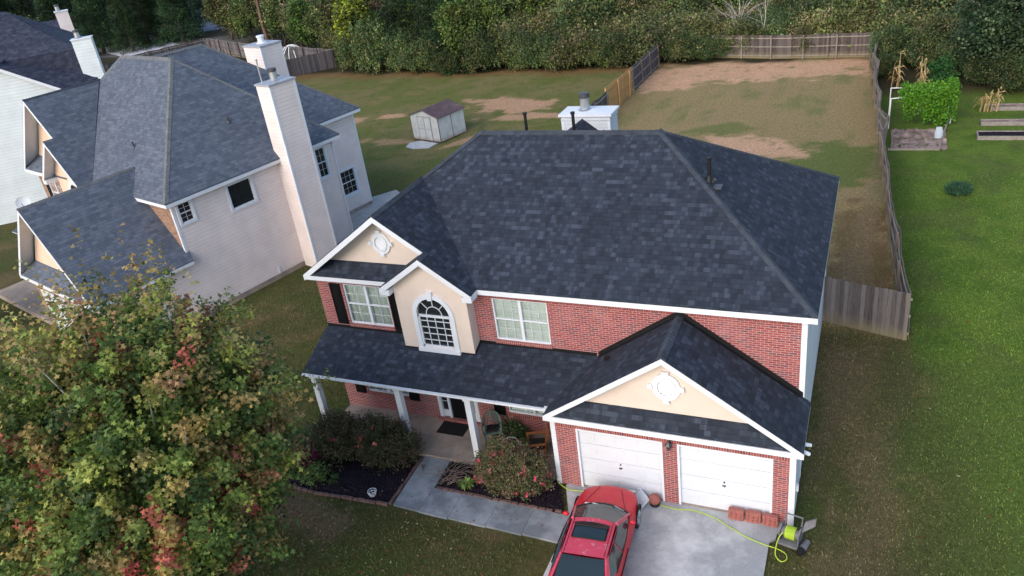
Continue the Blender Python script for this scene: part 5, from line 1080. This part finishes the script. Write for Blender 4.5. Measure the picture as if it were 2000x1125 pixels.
for i in range(34):
    a = r_.uniform(-.6, 1.0)+(math.pi if r_.random() < .25 else 0); l = r_.uniform(.5, 1.05); x0, y0 = r_.uniform(-.05, .45), r_.uniform(-.3, .35); pts = [(x0, y0, .05)]
    for j in range(1, 6): f = j/5; pts.append((x0+math.cos(a)*l*f, y0+math.sin(a)*l*f*.6, .06+.30*math.sin(f*2.6)*r_.uniform(.6, 1))); a += r_.uniform(-.3, .3)
    g.tube(pts, [.011, .009, .008, .006, .005, .003], 4)
g.build('twigs', 'twig', tw)
# garden on the right
MT['soil'] = plain('garden_soil', (.25, .18, .155), .95, .55, 2.2, 1.0, dirt=((.07, .05, .04), .9))
g = MB()
for i in range(26):
    for j in range(9):
        f = lambda a, b: (2.2+a*.105, 27.4+b*.36, .04+.05*math.sin(b*2.2+.9*math.sin(a*.7))+.12*mnoise.noise(V((a*.9, b*.9, 2)))) ; g.poly([f(i, j), f(i+1, j), f(i+1, j+1), f(i, j+1)])
struct(g.build('soil_plot', 'soil', smooth=True))
MT['timber'] = plain('grey_timber', (.24, .21, .18), .9, .25, 6, .4)
pe = tag(empty('plot_edging', (0, 0, 0)), 'timber edging around the bare soil plot beside the fence', 'edging'); g = MB(); g.beam((2.05, 27.3, .1), (4.45, 27.35, .1), .08, .12); g.beam((4.5, 27.3, .14), (5.35, 33.6, .14), .08, .16); g.build('timbers', 'timber', pe)
MT['pvc'] = plain('white_pipe', (.78, .78, .76), .4, .05, 5, 0)
tr = tag(empty('vine_trellis', (0, 0, 0)), 'white pipe trellis overgrown with bright green vines beside the long fence', 'trellis')
zt = 1.75; ya, yb2 = 31.0, 33.2
for pts in ([(2.05, ya, 0), (2.05, ya, zt)], [(5.15, yb2, 0), (5.25, yb2, zt)], [(2.05, ya, zt), (5.25, ya+.9, zt)], [(2.05, yb2, 0), (2.05, yb2, zt)], [(5.25, ya+.9, 0), (5.25, ya+.9, zt)], [(2.05, yb2, zt), (5.25, yb2, zt)]): g = MB(); g.tube(pts, .03, 6); g.build('pipe', 'pvc', tr)
r = np.random.default_rng(51); n = 1500; u_ = r.random(n); x = 2.6+u_*2.75; side = r.random(n); y = np.where(side < .6, ya+.0+u_*.6+r.normal(0, .12, n), ya+r.random(n)*1.9+.2); z = np.where(side < .6, zt*(1-r.random(n)**1.2*(.75+.25*u_))+.05, zt+r.normal(.08, .12, n)); z = z+.25*(u_ > .85)
p = np.stack([x, y, np.maximum(z, .1)], 1); hp = np.sin(x*7+np.sin(y*5)*2)+np.sin(x*13.+1)*.7+r.normal(0, .35, n)+(z-.9)*1.5+.8*np.sin(x*2.1+4); kp = hp > .35; p = p[kp]; n = len(p)
v, l, ln, c = leafcloud(p, np.tile((0, 0, -.25), (n, 1)), pal(r, n, [(.10, .25, .018), (.065, .18, .015), (.15, .30, .03)], [4, 3, 2]), 12, .12, .10, seed=52); fastmesh('vines', v, l, ln, c, ['leaf'], parent=tr)
bg_ = tag(empty('feed_bag', (4.55, 29.3, 0)), 'pale blue white bag standing at the corner of the soil plot', 'bag'); g = MB()
for i in range(12):
    for j in range(6):
        f = lambda i, j: ((.20-.05*(j/6)**2)*math.cos(i*math.pi/6)*(1+.12*math.sin(i*3+j)), (.14-.06*(j/6))*math.sin(i*math.pi/6), .02+j*.1); g.poly([f(i, j), f(i+1, j), f(i+1, j+1), f(i, j+1)])
g.build('sack', plain('pale_sack', (.42, .47, .52), .7, .15, 6, .3), bg_, smooth=True)
MT['straw'] = plain('dry_stalk', (.40, .28, .13), .9, .25, 8, .3)
for i, (x, y, lab, k2) in enumerate(((2.35, 39.6, 'dried corn stalks nearest the fence in the garden', 5), (4.0, 38.6, 'taller dried corn stalks right of the other dried bunch', 8), (7.35, 34.2, 'dried brown stalk bunch standing in the farthest raised bed', 9))):
    cs = tag(empty('corn_stalks', (x, y, 0)), lab, 'corn'); g = MB(); r_ = random.Random(60+i)
    for j in range(k2):
        a, b = r_.uniform(-.45, .45), r_.uniform(-.3, .3); hh = r_.uniform(1.2, 2.3)*(.6 if i == 2 else 1); pts = [(a, b, 0), (a+.05, b, hh*.5), (a+r_.uniform(-.15, .15), b, hh)]; g.tube(pts, [.035, .028, .015], 5)
        for q in range(5):
            z = hh*r_.uniform(.3, 1); an = r_.uniform(0, 6.28); dx, dy = math.cos(an), math.sin(an); L_ = r_.uniform(.3, .55)
            g.slab([(a, b, z), (a+dx*L_*.5-dy*.04, b+dy*L_*.5+dx*.04, z+.1), (a+dx*L_, b+dy*L_, z-.25), (a+dx*L_*.5+dy*.04, b+dy*L_*.5-dx*.04, z+.06)], .006)
    g.build('stalks', 'straw', cs)
for i, (x, y, lab) in enumerate(((6.4, 28.95, 'nearest raised bed of dark soil with weathered timber frame'), (6.75, 31.4, 'middle raised bed with a pale timber edge'), (7.45, 34.2, 'farthest raised bed with pale timber edge at the wood side'))):
    rb = tag(empty('raised_bed', (x, y, 0)), lab, 'raised bed'); g = MB(); w2, d2, h2 = 3.4, (.95, .55, .7)[i], .22
    for b in ((0, 0, 0, w2, .06, h2), (0, d2-.06, 0, w2, d2, h2), (0, .06, 0, .06, d2-.06, h2), (w2-.06, .06, 0, w2, d2-.06, h2)): g.box(*b)
    g.build('frame', MT['timber'], rb); g = MB()
    for a in range(34):
        for b in range(4):
            f = lambda a, b: (.06+a*(w2-.12)/34, .06+b*(d2-.12)/4, .17+.05*mnoise.noise(V((a*.7, b, i)))); g.poly([f(a, b), f(a+1, b), f(a+1, b+1), f(a, b+1)])
    g.build('soil', 'soil' if i else 'mulch', rb, smooth=True)

# ------------------------------------------------------------------ car
CP = N('red_car_paint'); co = CP.coord(); CP.col(CP.mix(CP.maprange(CP.noise(co, 3.5, 6), .5, .72, 0, .5), (.52, .008, .022, 1), (.56, .045, .065, 1))); CP.set(.38, .35, 0, .12); CP.p.inputs['Coat Roughness'].default_value = .12; MT['paint'] = CP.m
CP = N('faded_roof_paint'); co = CP.coord(); CP.col(CP.mix(CP.maprange(CP.noise(co, 9, 6), .60, .68, 0, .5), CP.mix(CP.noise(co, 2.5), (.52, .028, .065, 1), (.60, .075, .115, 1)), (.62, .35, .38, 1))); CP.set(.4, .5, 0, .3); MT['paint_roof'] = CP.m
MT['cglass'] = glassmat('car_glass', (.012, .020, .022, 1), .04)
CAR = tag(empty('parked_car', (-4.56, -4.41, .03), R(4.5)), 'red coupe with an open sunroof deflector parked nose to the left garage door', 'car')
st = [(2.20, .50, .52, .36), (2.14, .66, .58, .28), (1.98, .76, .64, .22), (1.7, .81, .70, .20), (1.4, .83, .75, .20), (1.15, .845, .795, .2), (.95, .85, .83, .2), (.4, .85, .86, .2), (-.4, .855, .88, .2), (-1.1, .86, .90, .2), (-1.5, .85, .91, .2), (-1.9, .81, .90, .22), (-2.12, .74, .86, .27), (-2.2, .64, .78, .34)]
g = MB(); rows = []
for y, hw2, z1, z0 in st:
    prof = [(hw2*.90, z0), (hw2*.985, z0+.12), (hw2, z0+(z1-z0)*.45), (hw2*.995, z0+(z1-z0)*.66), (hw2*.97, z1-.07), (hw2*.90, z1-.015), (hw2*.70, z1+.008), (hw2*.36, z1+.022), (0, z1+.028)]
    full = prof+[(-a, b) for a, b in prof[-2::-1]]; rows.append([(a, y-.10*(a/hw2)**2*(1 if y > 1.5 else 0), b) for a, b in full])
for A_, B2 in zip(rows, rows[1:]):
    for i in range(len(A_)-1): g.poly([A_[i], B2[i], B2[i+1], A_[i+1]])
g.poly(rows[0]); g.poly(rows[-1][::-1]); 
for A_, B2 in zip(rows, rows[1:]): g.poly([A_[0], A_[-1], B2[-1], B2[0]])
body = g.build('body', 'paint', CAR, smooth=True); body.data.polygons.foreach_set('use_smooth', [True]*len(body.data.polygons))
import bmesh
bm = bmesh.new(); bm.from_mesh(body.data); bmesh.ops.remove_doubles(bm, verts=bm.verts, dist=.0005); bmesh.ops.recalc_face_normals(bm, faces=bm.faces); bm.to_mesh(body.data); bm.free()
md = body.modifiers.new('sub', 'SUBSURF'); md.levels = md.render_levels = 2
# greenhouse: bilinear patches between belt and roof
def patch(c00, c10, c11, c01, bul, n=8, u0=0, u1=1, v0=0, v1=1, off=0.0, bt=.3):
    c00, c10, c11, c01 = map(V, (c00, c10, c11, c01)); nn = (c10-c00).cross(c01-c00).normalized(); out = []
    for j in range(n+1):
        row = []
        for i in range(n+1):
            u = u0+(u1-u0)*i/n; v = v0+(v1-v0)*j/n; p = c00*(1-u)*(1-v)+c10*u*(1-v)+c11*u*v+c01*(1-u)*v
            row.append(p+nn*(off)+V(bul)*(4*u*(1-u))*(1+(bt-1)*v))
        out.append(row)
    return out
def addp(g, P, mi=0):
    for j in range(len(P)-1):
        for i in range(len(P[0])-1): g.poly([P[j][i], P[j][i+1], P[j+1][i+1], P[j+1][i]], mi)
BFL, BFR, TFL, TFR = (-.73, .92, .845), (.73, .92, .845), (-.56, .14, 1.235), (.56, .14, 1.235)
TRL, TRR, BRL, BRR = (-.56, -1.02, 1.235), (.56, -1.02, 1.235), (-.68, -1.85, .905), (.68, -1.85, .905)
WSb = (0, .22, .02)
parts = {}
ws = patch(BFL, BFR, TFR, TFL, (0, .13, .03)); rg = patch(TRL[:0] or BRR, BRL, TRL, TRR, (0, -.10, .03)); rf = patch(TFL, TFR, TRR, TRL, (0, .0, .035))
sR = [(.74, .74, .84), (.845, -.2, .875), (.80, -1.2, .90), (.68, -1.85, .905)]; 
rp_ = patch(TFL, TFR, TRR, TRL, (0, .0, .035), 8, bt=1.0)
for j, row in enumerate(rp_):
    for i, p_ in enumerate(row): u_ = i/8; p_.y += (.062*(1-j/8)-.028*(j/8))*4*u_*(1-u_)
g = MB(); addp(g, rp_)
for sgn in (1, -1):
    f = lambda p: (p[0]*sgn, p[1], p[2])
    A3 = [f((.72, .92, .845)), f((.80, .35, .87)), f((.82, -.5, .885)), f((.80, -1.1, .90)), f((.72, -1.85, .905))]; T3 = [f((.565, .14, 1.235)), f((.60, -.05, 1.225)), f((.60, -.45, 1.23)), f((.585, -.85, 1.215)), f((.56, -1.02, 1.225))]
    for i in range(4): q = [A3[i], A3[i+1], T3[i+1], T3[i]]; g.poly(q if sgn > 0 else q[::-1])
    for a, b in ((A3[0], T3[0]), (T3[4], A3[4])): g.tube([a, b], .035, 6)
rfp = g.build('roof', 'paint_roof', CAR, smooth=False)
g = MB(); addp(g, patch(BFL, BFR, TFR, TFL, (0, .22, .035), 10, .03, .97, .02, .97)); g.build('windshield', 'cglass', CAR, smooth=True)
g = MB(); addp(g, patch(BRR, BRL, TRL, TRR, (0, -.09, .03), 10, .03, .97, .03, .97)); g.build('rear_window', 'cglass', CAR, smooth=True)
def strip(pts, r, name, mat, par=CAR): g = MB(); g.tube(pts, r, 6); return g.build(name, mat, par)
strip([tuple(p) for p in patch(BFL, BFR, TFR, TFL, (0, .22, .035), 10)[0]], .022, 'cowl_seal', 'black')
for q in ((-.5, .25), (.08, .80)): strip([(q[0], 1.17-.3*q[0]**2, .862), (q[0]+.25, 1.12-.3*(q[0]+.25)**2, .885), (q[0]+.5, 1.04-.3*(q[0]+.5)**2, .90)], .012, 'wiper', 'galv')
for sgn in (1, -1):
    f = lambda x, y, z: (x*sgn, y, z)
    # window plane points slightly proud
    g = MB(); q = [f(.748, .72, .88), f(.812, .1, .90), f(.822, -.42, .905), f(.640, -.42, 1.195), f(.628, -.05, 1.19), f(.605, .10, 1.19)]; g.slab(q if sgn > 0 else q[::-1], .006, d=(-sgn, 0, 0)); g.build('side_window', 'cglass', CAR)
    g = MB(); q = [f(.822, -.48, .905), f(.808, -1.05, .925), f(.745, -1.40, .94), f(.615, -.92, 1.185), f(.640, -.48, 1.195)]; g.slab(q if sgn > 0 else q[::-1], .006, d=(-sgn, 0, 0)); g.build('side_window', 'cglass', CAR)
    strip([f(.735, .84, .868), f(.815, .1, .893), f(.832, -.5, .90), f(.815, -1.1, .918)], .012, 'belt_trim', 'black')
    strip([f(.595, .10, 1.215), f(.625, -.05, 1.215), f(.632, -.45, 1.22), f(.612, -.9, 1.205)], .010, 'roof_gutter', 'black')
    strip([f(.50, .12, 1.262), f(.50, -1.0, 1.262)], .006, 'roof_seam', 'black')
    g = MB(); g.lathe((0, 0, 0), [(.001, -.07), (.05, -.06), (.085, 0), (.06, .05), (.001, .06)], 10); mr = g.build('mirror', 'paint', CAR, smooth=True); mr.location = (.88*sgn, .56, .93); mr.scale = (1.15, .7, .95)
    strip([f(.86, -.0, .58), f(.868, -.6, .59), f(.866, -1.2, .60)], .012, 'side_moulding', 'black')
    for wy_ in (1.40, -1.28):
        g = MB(); g.tube([(.66*sgn, wy_, .29), (.855*sgn, wy_, .29)], .30, 24); wh = g.build('wheel', 'rubber', CAR)
        g = MB(); x0 = .857*sgn; g.tube([(x0, wy_, .29), (x0+.008*sgn, wy_, .29)], [.20, .19], 20); 
        for a in range(7): an = a*2*math.pi/7; g.tube([(x0+.010*sgn, wy_, .29), (x0+.012*sgn, wy_+.18*math.cos(an), .29+.18*math.sin(an))], .018, 5)
        g.build('rim', 'galv', wh)
        g = MB(); arc_ = [(.852*sgn, wy_+.335*math.cos(a), .30+.325*math.sin(a)) for a in [math.pi*k_/14 for k_ in range(15)]]; g.tube(arc_, .022, 6); g.build('wheel_arch', 'black', CAR)
    strip([f(.30, 1.98, .672), f(.44, 1.5, .757), f(.58, 1.12, .822)], .005, 'hood_seam', 'black')
    g = MB(); g.obox((.50*sgn, 2.06, .52), (1, 0, 0), (0, 0, 1), (0, 1, 0), -.17, .17, -.05, .05, -.04, .035); g.build('headlight', 'galv', CAR)
g = MB(); addp(g, patch((-.40, -.12, 1.282), (.40, -.12, 1.282), (.40, -.50, 1.283), (-.40, -.50, 1.283), (0, 0, .012), 6)); g.build('sunroof', 'cglass', CAR, smooth=True)
g = MB(); 
for a, b in (((-.42, -.10), (.42, -.10)), ((.42, -.10), (.42, -.52)), ((.42, -.52), (-.42, -.52)), ((-.42, -.52), (-.42, -.10))): g.tube([(a[0], a[1], 1.278), ((a[0]+b[0])/2, (a[1]+b[1])/2, 1.278+(.012 if a[1] == b[1] else 0)), (b[0], b[1], 1.278)], .016, 6)
g.build('sunroof_seal', 'black', CAR)
g = MB(); addp(g, patch((-.46, -.02, 1.285), (.46, -.02, 1.285), (.45, -.13, 1.335), (-.45, -.13, 1.335), (0, .05, .012), 8)); g.build('wind_deflector', 'black', CAR)

# ------------------------------------------------------------------ things on the drive and porch
def curve_obj(name, pts, r, mat, n=8, parent=None, sub=8):
    P = [V(p) for p in pts]; out = []
    for i in range(len(P)-1):
        p0, p1, p2, p3 = P[max(i-1, 0)], P[i], P[i+1], P[min(i+2, len(P)-1)]
        for k_ in range(sub): t = k_/sub; out.append(.5*((2*p1)+(-p0+p2)*t+(2*p0-5*p1+4*p2-p3)*t*t+(-p0+3*p1-3*p2+p3)*t**3))
    out.append(P[-1]); g = MB(); g.tube(out, r, n); return g.build(name, mat, parent, smooth=True)
tag(curve_obj('garden_hose', [(-6.50, -1.98, .10), (-6.15, -2.12, .045), (-5.7, -2.1, .045), (-4.6, -2.02, .045), (-3.75, -1.98, .045), (-3.5, -2.06, .045), (-3.05, -2.12, .045), (-2.55, -2.05, .045), (-2.0, -2.16, .045), (-1.5, -2.42, .045), (-1.05, -2.64, .045), (-.6, -2.78, .045), (-.3, -2.82, .03), (-.08, -2.93, .03), (-.03, -3.10, .03), (-.15, -3.22, .04), (-.30, -3.10, .10), (-.30, -2.85, .24), (-.24, -2.68, .36), (-.18, -2.60, .42)], .0135, 'lime'), 'lime yellow hose running across the drive from the bushes to the reel', 'hose')
RC = tag(empty('hose_reel_cart', (.0, -2.44, 0), R(-12)), 'grey plastic hose reel cart tipped beside the garage corner', 'hose reel')
for x in (-.30, .26):
    g = MB(); g.slab([(x, -.22, .05), (x, .20, .05), (x, .26, .52), (x, -.02, .62), (x, -.26, .46)], .035, d=(1, 0, 0)); g.build('side_frame', 'greypl', RC)
g = MB(); g.tube([(-.26, .0, .34), (.26, .0, .34)], .15, 20); g.build('hub', 'greypl', RC)
g = MB()
for j in range(3):
    rr = .155+.018*j; pts = []
    for i in range(9*16): a = i*2*math.pi/16; pts.append((-.15+.30*i/(9*16), rr*math.cos(a), .34+rr*math.sin(a)))
    g.tube(pts, .017, 5)
g.build('coiled_hose', 'lime', RC)
g = MB(); g.tube([(-.24, .22, .50), (-.24, .34, .74), (.24, .34, .74), (.24, .22, .50)], .028, 8); g.build('handle', 'greypl', RC)
g = MB(); g.slab([(.28, .1, .40), (.62, .34, .62), (.62, .40, .86), (.34, .28, .72)], .05, d=(0, -1, 0)); g.build('bracket', 'greypl', RC)
g = MB(); g.box(-.30, -.34, .06, .30, -.20, .16); g.box(-.24, -.2, .10, .24, .2, .14); g.build('tray', 'greypl', RC)
for x in (-.38, .34): g = MB(); g.tube([(x, -.12, .10), (x+.06, -.12, .10)], .10, 16); g.build('wheel', 'rubber', RC)
RC.scale = (.84, .84, .84)
LG = tag(empty('tool_canister', (.33, -2.66, 0), R(-20)), 'dark grey canister with black cap lying in front of the reel', 'canister'); g = MB(); g.tube([(0, .22, .10), (0, 0, .10), (0, -.12, .10)], [.07, .095, .09], 14); g.build('body', 'greypl', LG); g = MB(); g.tube([(0, -.12, .10), (0, -.26, .10)], [.105, .09], 14); g.build('cap', 'black', LG)
for i, lab in enumerate(('leftmost of three red paver stacks by the right garage door', 'middle one of three red paver stacks by the right garage door', 'rightmost of three red paver stacks, touching the brick pier')):
    pv = tag(empty('paver_stack', (-1.62+i*.43, -2.02, .03), R(rnd.uniform(-4, 4))), lab, 'paver stack', 'stacked red pavers by the garage')
    for k_ in range(3):
        g = MB(); dx = rnd.uniform(-.015, .015); g.bbox(dx, -.07+k_*.0, k_*.105, dx+.40, .10, k_*.105+.10, .022)
        for q in range(3): g.tube([(dx+.08+q*.12, -.074, k_*.105+.01), (dx+.08+q*.12, -.074, k_*.105+.09)], .02, 6)
        g.build('paver', 'terracotta', pv)
FB = tag(empty('clay_ball', (-3.60, -2.08, .03)), 'round dull red clay ball on a dark base beside the middle brick pier', 'clay ball'); g = MB(); g.lathe((0, 0, .20), [(.17*math.sin(a), .15*-math.cos(a)) for a in [math.pi*k_/12 for k_ in range(13)]], 20); g.build('ball', 'terracotta', FB, smooth=True); g = MB(); g.lathe((0, 0, 0), [(.001, 0), (.13, 0), (.15, .05), (.10, .10), (.001, .11)], 18); g.build('base', 'rubber', FB)  # plain clay ball resting on a base, not a lamp
PK = tag(empty('plastic_tote', (-4.08, -2.16, .03), R(-48)), 'translucent white plastic crate lid leaning at the right front of the red car', 'plastic lid'); MT['clearpl'] = plain('milky_plastic', (.62, .66, .70), .25, .1, 3, .1, spec=.5)
g = MB(); U, W_, Nn = V((1, 0, 0)), V((0, .75, .66)).normalized(), V((0, -.66, .75)).normalized(); g.obox((0, 0, .02), U, W_, Nn, -.30, .30, 0, .42, 0, .035); g.obox((0, 0, .02), U, W_, Nn, -.26, .26, .05, .41, .035, .06)
for a in ((-.32, -.28, -.01, .43), (.28, .32, -.01, .43)): g.obox((0, 0, .02), U, W_, Nn, *a, -.01, .07)
g.obox((0, 0, .02), U, W_, Nn, -.28, .28, .40, .44, -.01, .07); g.build('lid', 'clearpl', PK); PK.scale = (.8, .8, .8)
BK = tag(empty('wire_basket', (-11.75, -3.85, .06)), 'small white wire basket lying on the left mulch bed', 'basket'); g = MB()
for z, r0 in ((.0, .09), (.07, .115), (.14, .135)): g.tube([(r0*math.cos(a), r0*math.sin(a), z) for a in [2*math.pi*k_/16 for k_ in range(17)]], .009, 5)
for a in [2*math.pi*k_/8 for k_ in range(8)]: g.tube([(.09*math.cos(a), .09*math.sin(a), 0), (.135*math.cos(a), .135*math.sin(a), .14)], .005, 4)
g.build('wires', 'white', BK)
DM = MB(); DM.slab([(-11.20, -.75, .115), (-10.22, -.75, .115), (-10.22, -.14, .115), (-11.2, -.14, .115)], .014); dm = DM.build('doormat', 'rubber'); tag(dm, 'black doormat on the porch floor before the front door', 'doormat')
# green patio chair
GC = tag(empty('patio_chair', (-9.15, -.62, .1), R(25)), 'green plastic patio chair behind the third porch post', 'chair')
for x, y in ((-.24, -.22), (.24, -.22), (-.22, .24), (.22, .24)): g = MB(); g.tube([(x*1.1, y*1.15, 0), (x, y, .42)], [.022, .028], 6); g.build('leg', 'greenpl', GC)
g = MB()
for i in range(6): g.box(-.25, -.26+i*.085, .41, .25, -.26+i*.085+.06, .435)
g.build('seat', 'greenpl', GC)
g = MB(); n = 12
for i in range(n):
    a0, a1 = math.pi*(.08+.84*i/n), math.pi*(.08+.84*(i+1)/n); f = lambda a, z: (.30*math.cos(a), -.02+.30*math.sin(a), z); h = lambda a: .62+.30*math.sin(a)**.7
    am = a0+(a1-a0)*.55; g.slab([f(a0, .45), f(am, .45), f(am, h(am)), f(a0, h(a0))], .02, d=(0, .6, 0))
g.tube([(.30*math.cos(a), -.02+.31*math.sin(a), .62+.30*abs(math.sin(a))**.7) for a in [math.pi*(.03+.94*i/14) for i in range(15)]], .024, 6)
g.build('backrest', 'greenpl', GC)
for sx in (-1, 1): g = MB(); g.tube([(sx*.28, -.24, .42), (sx*.30, -.22, .64), (sx*.31, .05, .66)], .028, 6); g.build('armrest', 'greenpl', GC)
cu = MB(); cu.bbox(-.19, -.16, 0, .19, .2, .05, .02); cu = cu.build('seat_cushion', 'rubber', None, loc=(-9.12, -.66, .545)); cu.rotation_euler = (0, 0, R(20)); tag(cu, 'black square cushion lying on the green patio chair', 'cushion')
# wooden chair
WC = tag(empty('wooden_armchair', (-7.5, -.98, .1), R(-68)), 'orange brown slatted wooden chair at the right end of the porch', 'chair')
for x, y, hh in ((-.29, -.26, .60), (.29, -.26, .60), (-.27, .26, .42), (.27, .26, .42)): g = MB(); g.box(x-.03, y-.03, 0, x+.03, y+.03, hh); g.build('leg', 'wood_o', WC)
g = MB(); g.box(-.27, -.28, .36, .27, .26, .40); g.build('seat', 'wood_o', WC)
g = MB()
for i in range(6): x = -.25+i*.088; g.slab([(x, .24, .40), (x+.06, .24, .40), (x+.06, .42, 1.12), (x, .42, 1.12)], .02, d=(0, 1, 0))
g.slab([(-.27, .395, 1.02), (.27, .395, 1.02), (.27, .42, 1.12), (-.27, .42, 1.12)], .02, d=(0, 1, 0)); g.build('backrest', 'wood_o', WC)
for sx in (-1, 1): g = MB(); g.box(sx*.30-.045, -.30, .60, sx*.30+.045, .30, .63); g.build('armrest', 'wood_o', WC)
cu = MB(); cu.bbox(-.25, -.25, 0, .25, .25, .07, .03); cu = cu.build('seat_cushion', 'rubber', None, loc=(-7.5, -.98, .505)); cu.rotation_euler = (0, 0, R(-68)); tag(cu, 'black cushion on the seat of the wooden chair', 'cushion')
GT = tag(empty('glass_table', (-8.30, -1.18, .1)), 'round glass topped wire table with a white rim on the porch', 'table'); g = MB(); g.tube([(.26*math.cos(a), .26*math.sin(a), .48) for a in [2*math.pi*k_/24 for k_ in range(25)]], .013, 6); g.build('rim', 'white', GT)
g = MB(); g.lathe((0, 0, .475), [(.001, 0), (.255, 0), (.255, .008), (.001, .008)], 24); g.build('tabletop', 'pane', GT)
for k_ in range(4): a = k_*math.pi/2+.4; g = MB(); g.tube([(.24*math.cos(a), .24*math.sin(a), .47), (.08*math.cos(a), .08*math.sin(a), .24), (.2*math.cos(a), .2*math.sin(a), 0)], .01, 5); g.build('leg', 'white', GT)
PB = MB(); PB.bbox(-.28, -.2, 0, .28, .2, .55, .03); pb_ = PB.build('storage_bin', 'greypl', None, loc=(-6.85, -.45, .1)); tag(pb_, 'dark grey storage bin in the porch corner behind the wooden chair', 'bin')
# satellite dish on the pale house, climbing frame, far pole, junk
SD = tag(empty('satellite_dish', (-39.4, 7.22, 3.9)), 'pale satellite dish on the porch roof of the siding house', 'satellite dish')
g = MB(); n = 18; M3 = Matrix.Rotation(R(-35), 3, 'X') @ Matrix.Rotation(0, 3, 'Z'); M4 = Matrix.Rotation(R(40), 3, 'Z') @ Matrix.Rotation(R(65), 3, 'X')
for j in range(4):
    for i in range(n):
        f = lambda i, j: tuple(M4 @ V((.50*j/4*math.cos(2*math.pi*i/n), .45*j/4*math.sin(2*math.pi*i/n), .12*(j/4)**2))); g.poly([f(i, j), f(i+1, j), f(i+1, j+1), f(i, j+1)] if j else [f(0, 0), f(i, 1), f(i+1, 1)])
SD.scale = (.75, .75, .75)
g.build('dish', plain('dish_grey', (.50, .55, .58), .5, .05, 3, 0), SD, smooth=True); g = MB(); g.tube([tuple(M4 @ V((0, -.4, .1))), tuple(M4 @ V((0, -.1, .45)))], .02, 6); g.tube([(0, 0, -.05), (.05, .08, -.35), (.05, .08, -.95)], .03, 6); g.build('mount', 'darkmetal', SD)
CF = tag(empty('climbing_frame', (-59.2, 55.9, 0), R(20)), 'white arched pipe climbing frame inside the far grey fence', 'climbing frame')
for k_ in range(6):
    a = k_*math.pi/6; g = MB(); g.tube([(1.5*math.cos(t)*math.cos(a), 1.5*math.cos(t)*math.sin(a), 1.9*math.sin(t)) for t in [math.pi*i/14 for i in range(15)]], .05, 6); g.build('hoop', 'pvc', CF)
PL = tag(empty('utility_pole', (-92.0, 76.5, 0)), 'grey utility pole rising beside the far asphalt road', 'utility pole'); g = MB(); g.tube([(0, 0, 0), (-1.2, 0, 11)], [.17, .12], 8); g.build('pole', 'timber', PL); g = MB(); g.box(-2.3, -.06, 10.2, 0.1, .06, 10.35); g.build('crossarm', 'timber', PL)
for i, (x, y, lab) in enumerate(((-75.5, 61.0, 'pile of pale planks on bare ground inside the far fence'), (-72.3, 57.5, 'dark scrap heap next to the rear chimney'))):
    jp = tag(empty('scrap_pile', (x, y, 0)), lab, 'scrap pile'); g = MB(); r_ = random.Random(i+70)
    for j in range(16): a = r_.uniform(0, 6.28); L_ = r_.uniform(.5, 1.6); px, py, pz = r_.uniform(-1, 1), r_.uniform(-.8, .8), r_.uniform(.0, .5); g.obox((px, py, pz), (math.cos(a), math.sin(a), .1), (-math.sin(a), math.cos(a), 0), (0, 0, 1), -L_/2, L_/2, -.08, .08, 0, .05)
    g.build('planks', 'fence_post' if i == 0 else 'black', jp)
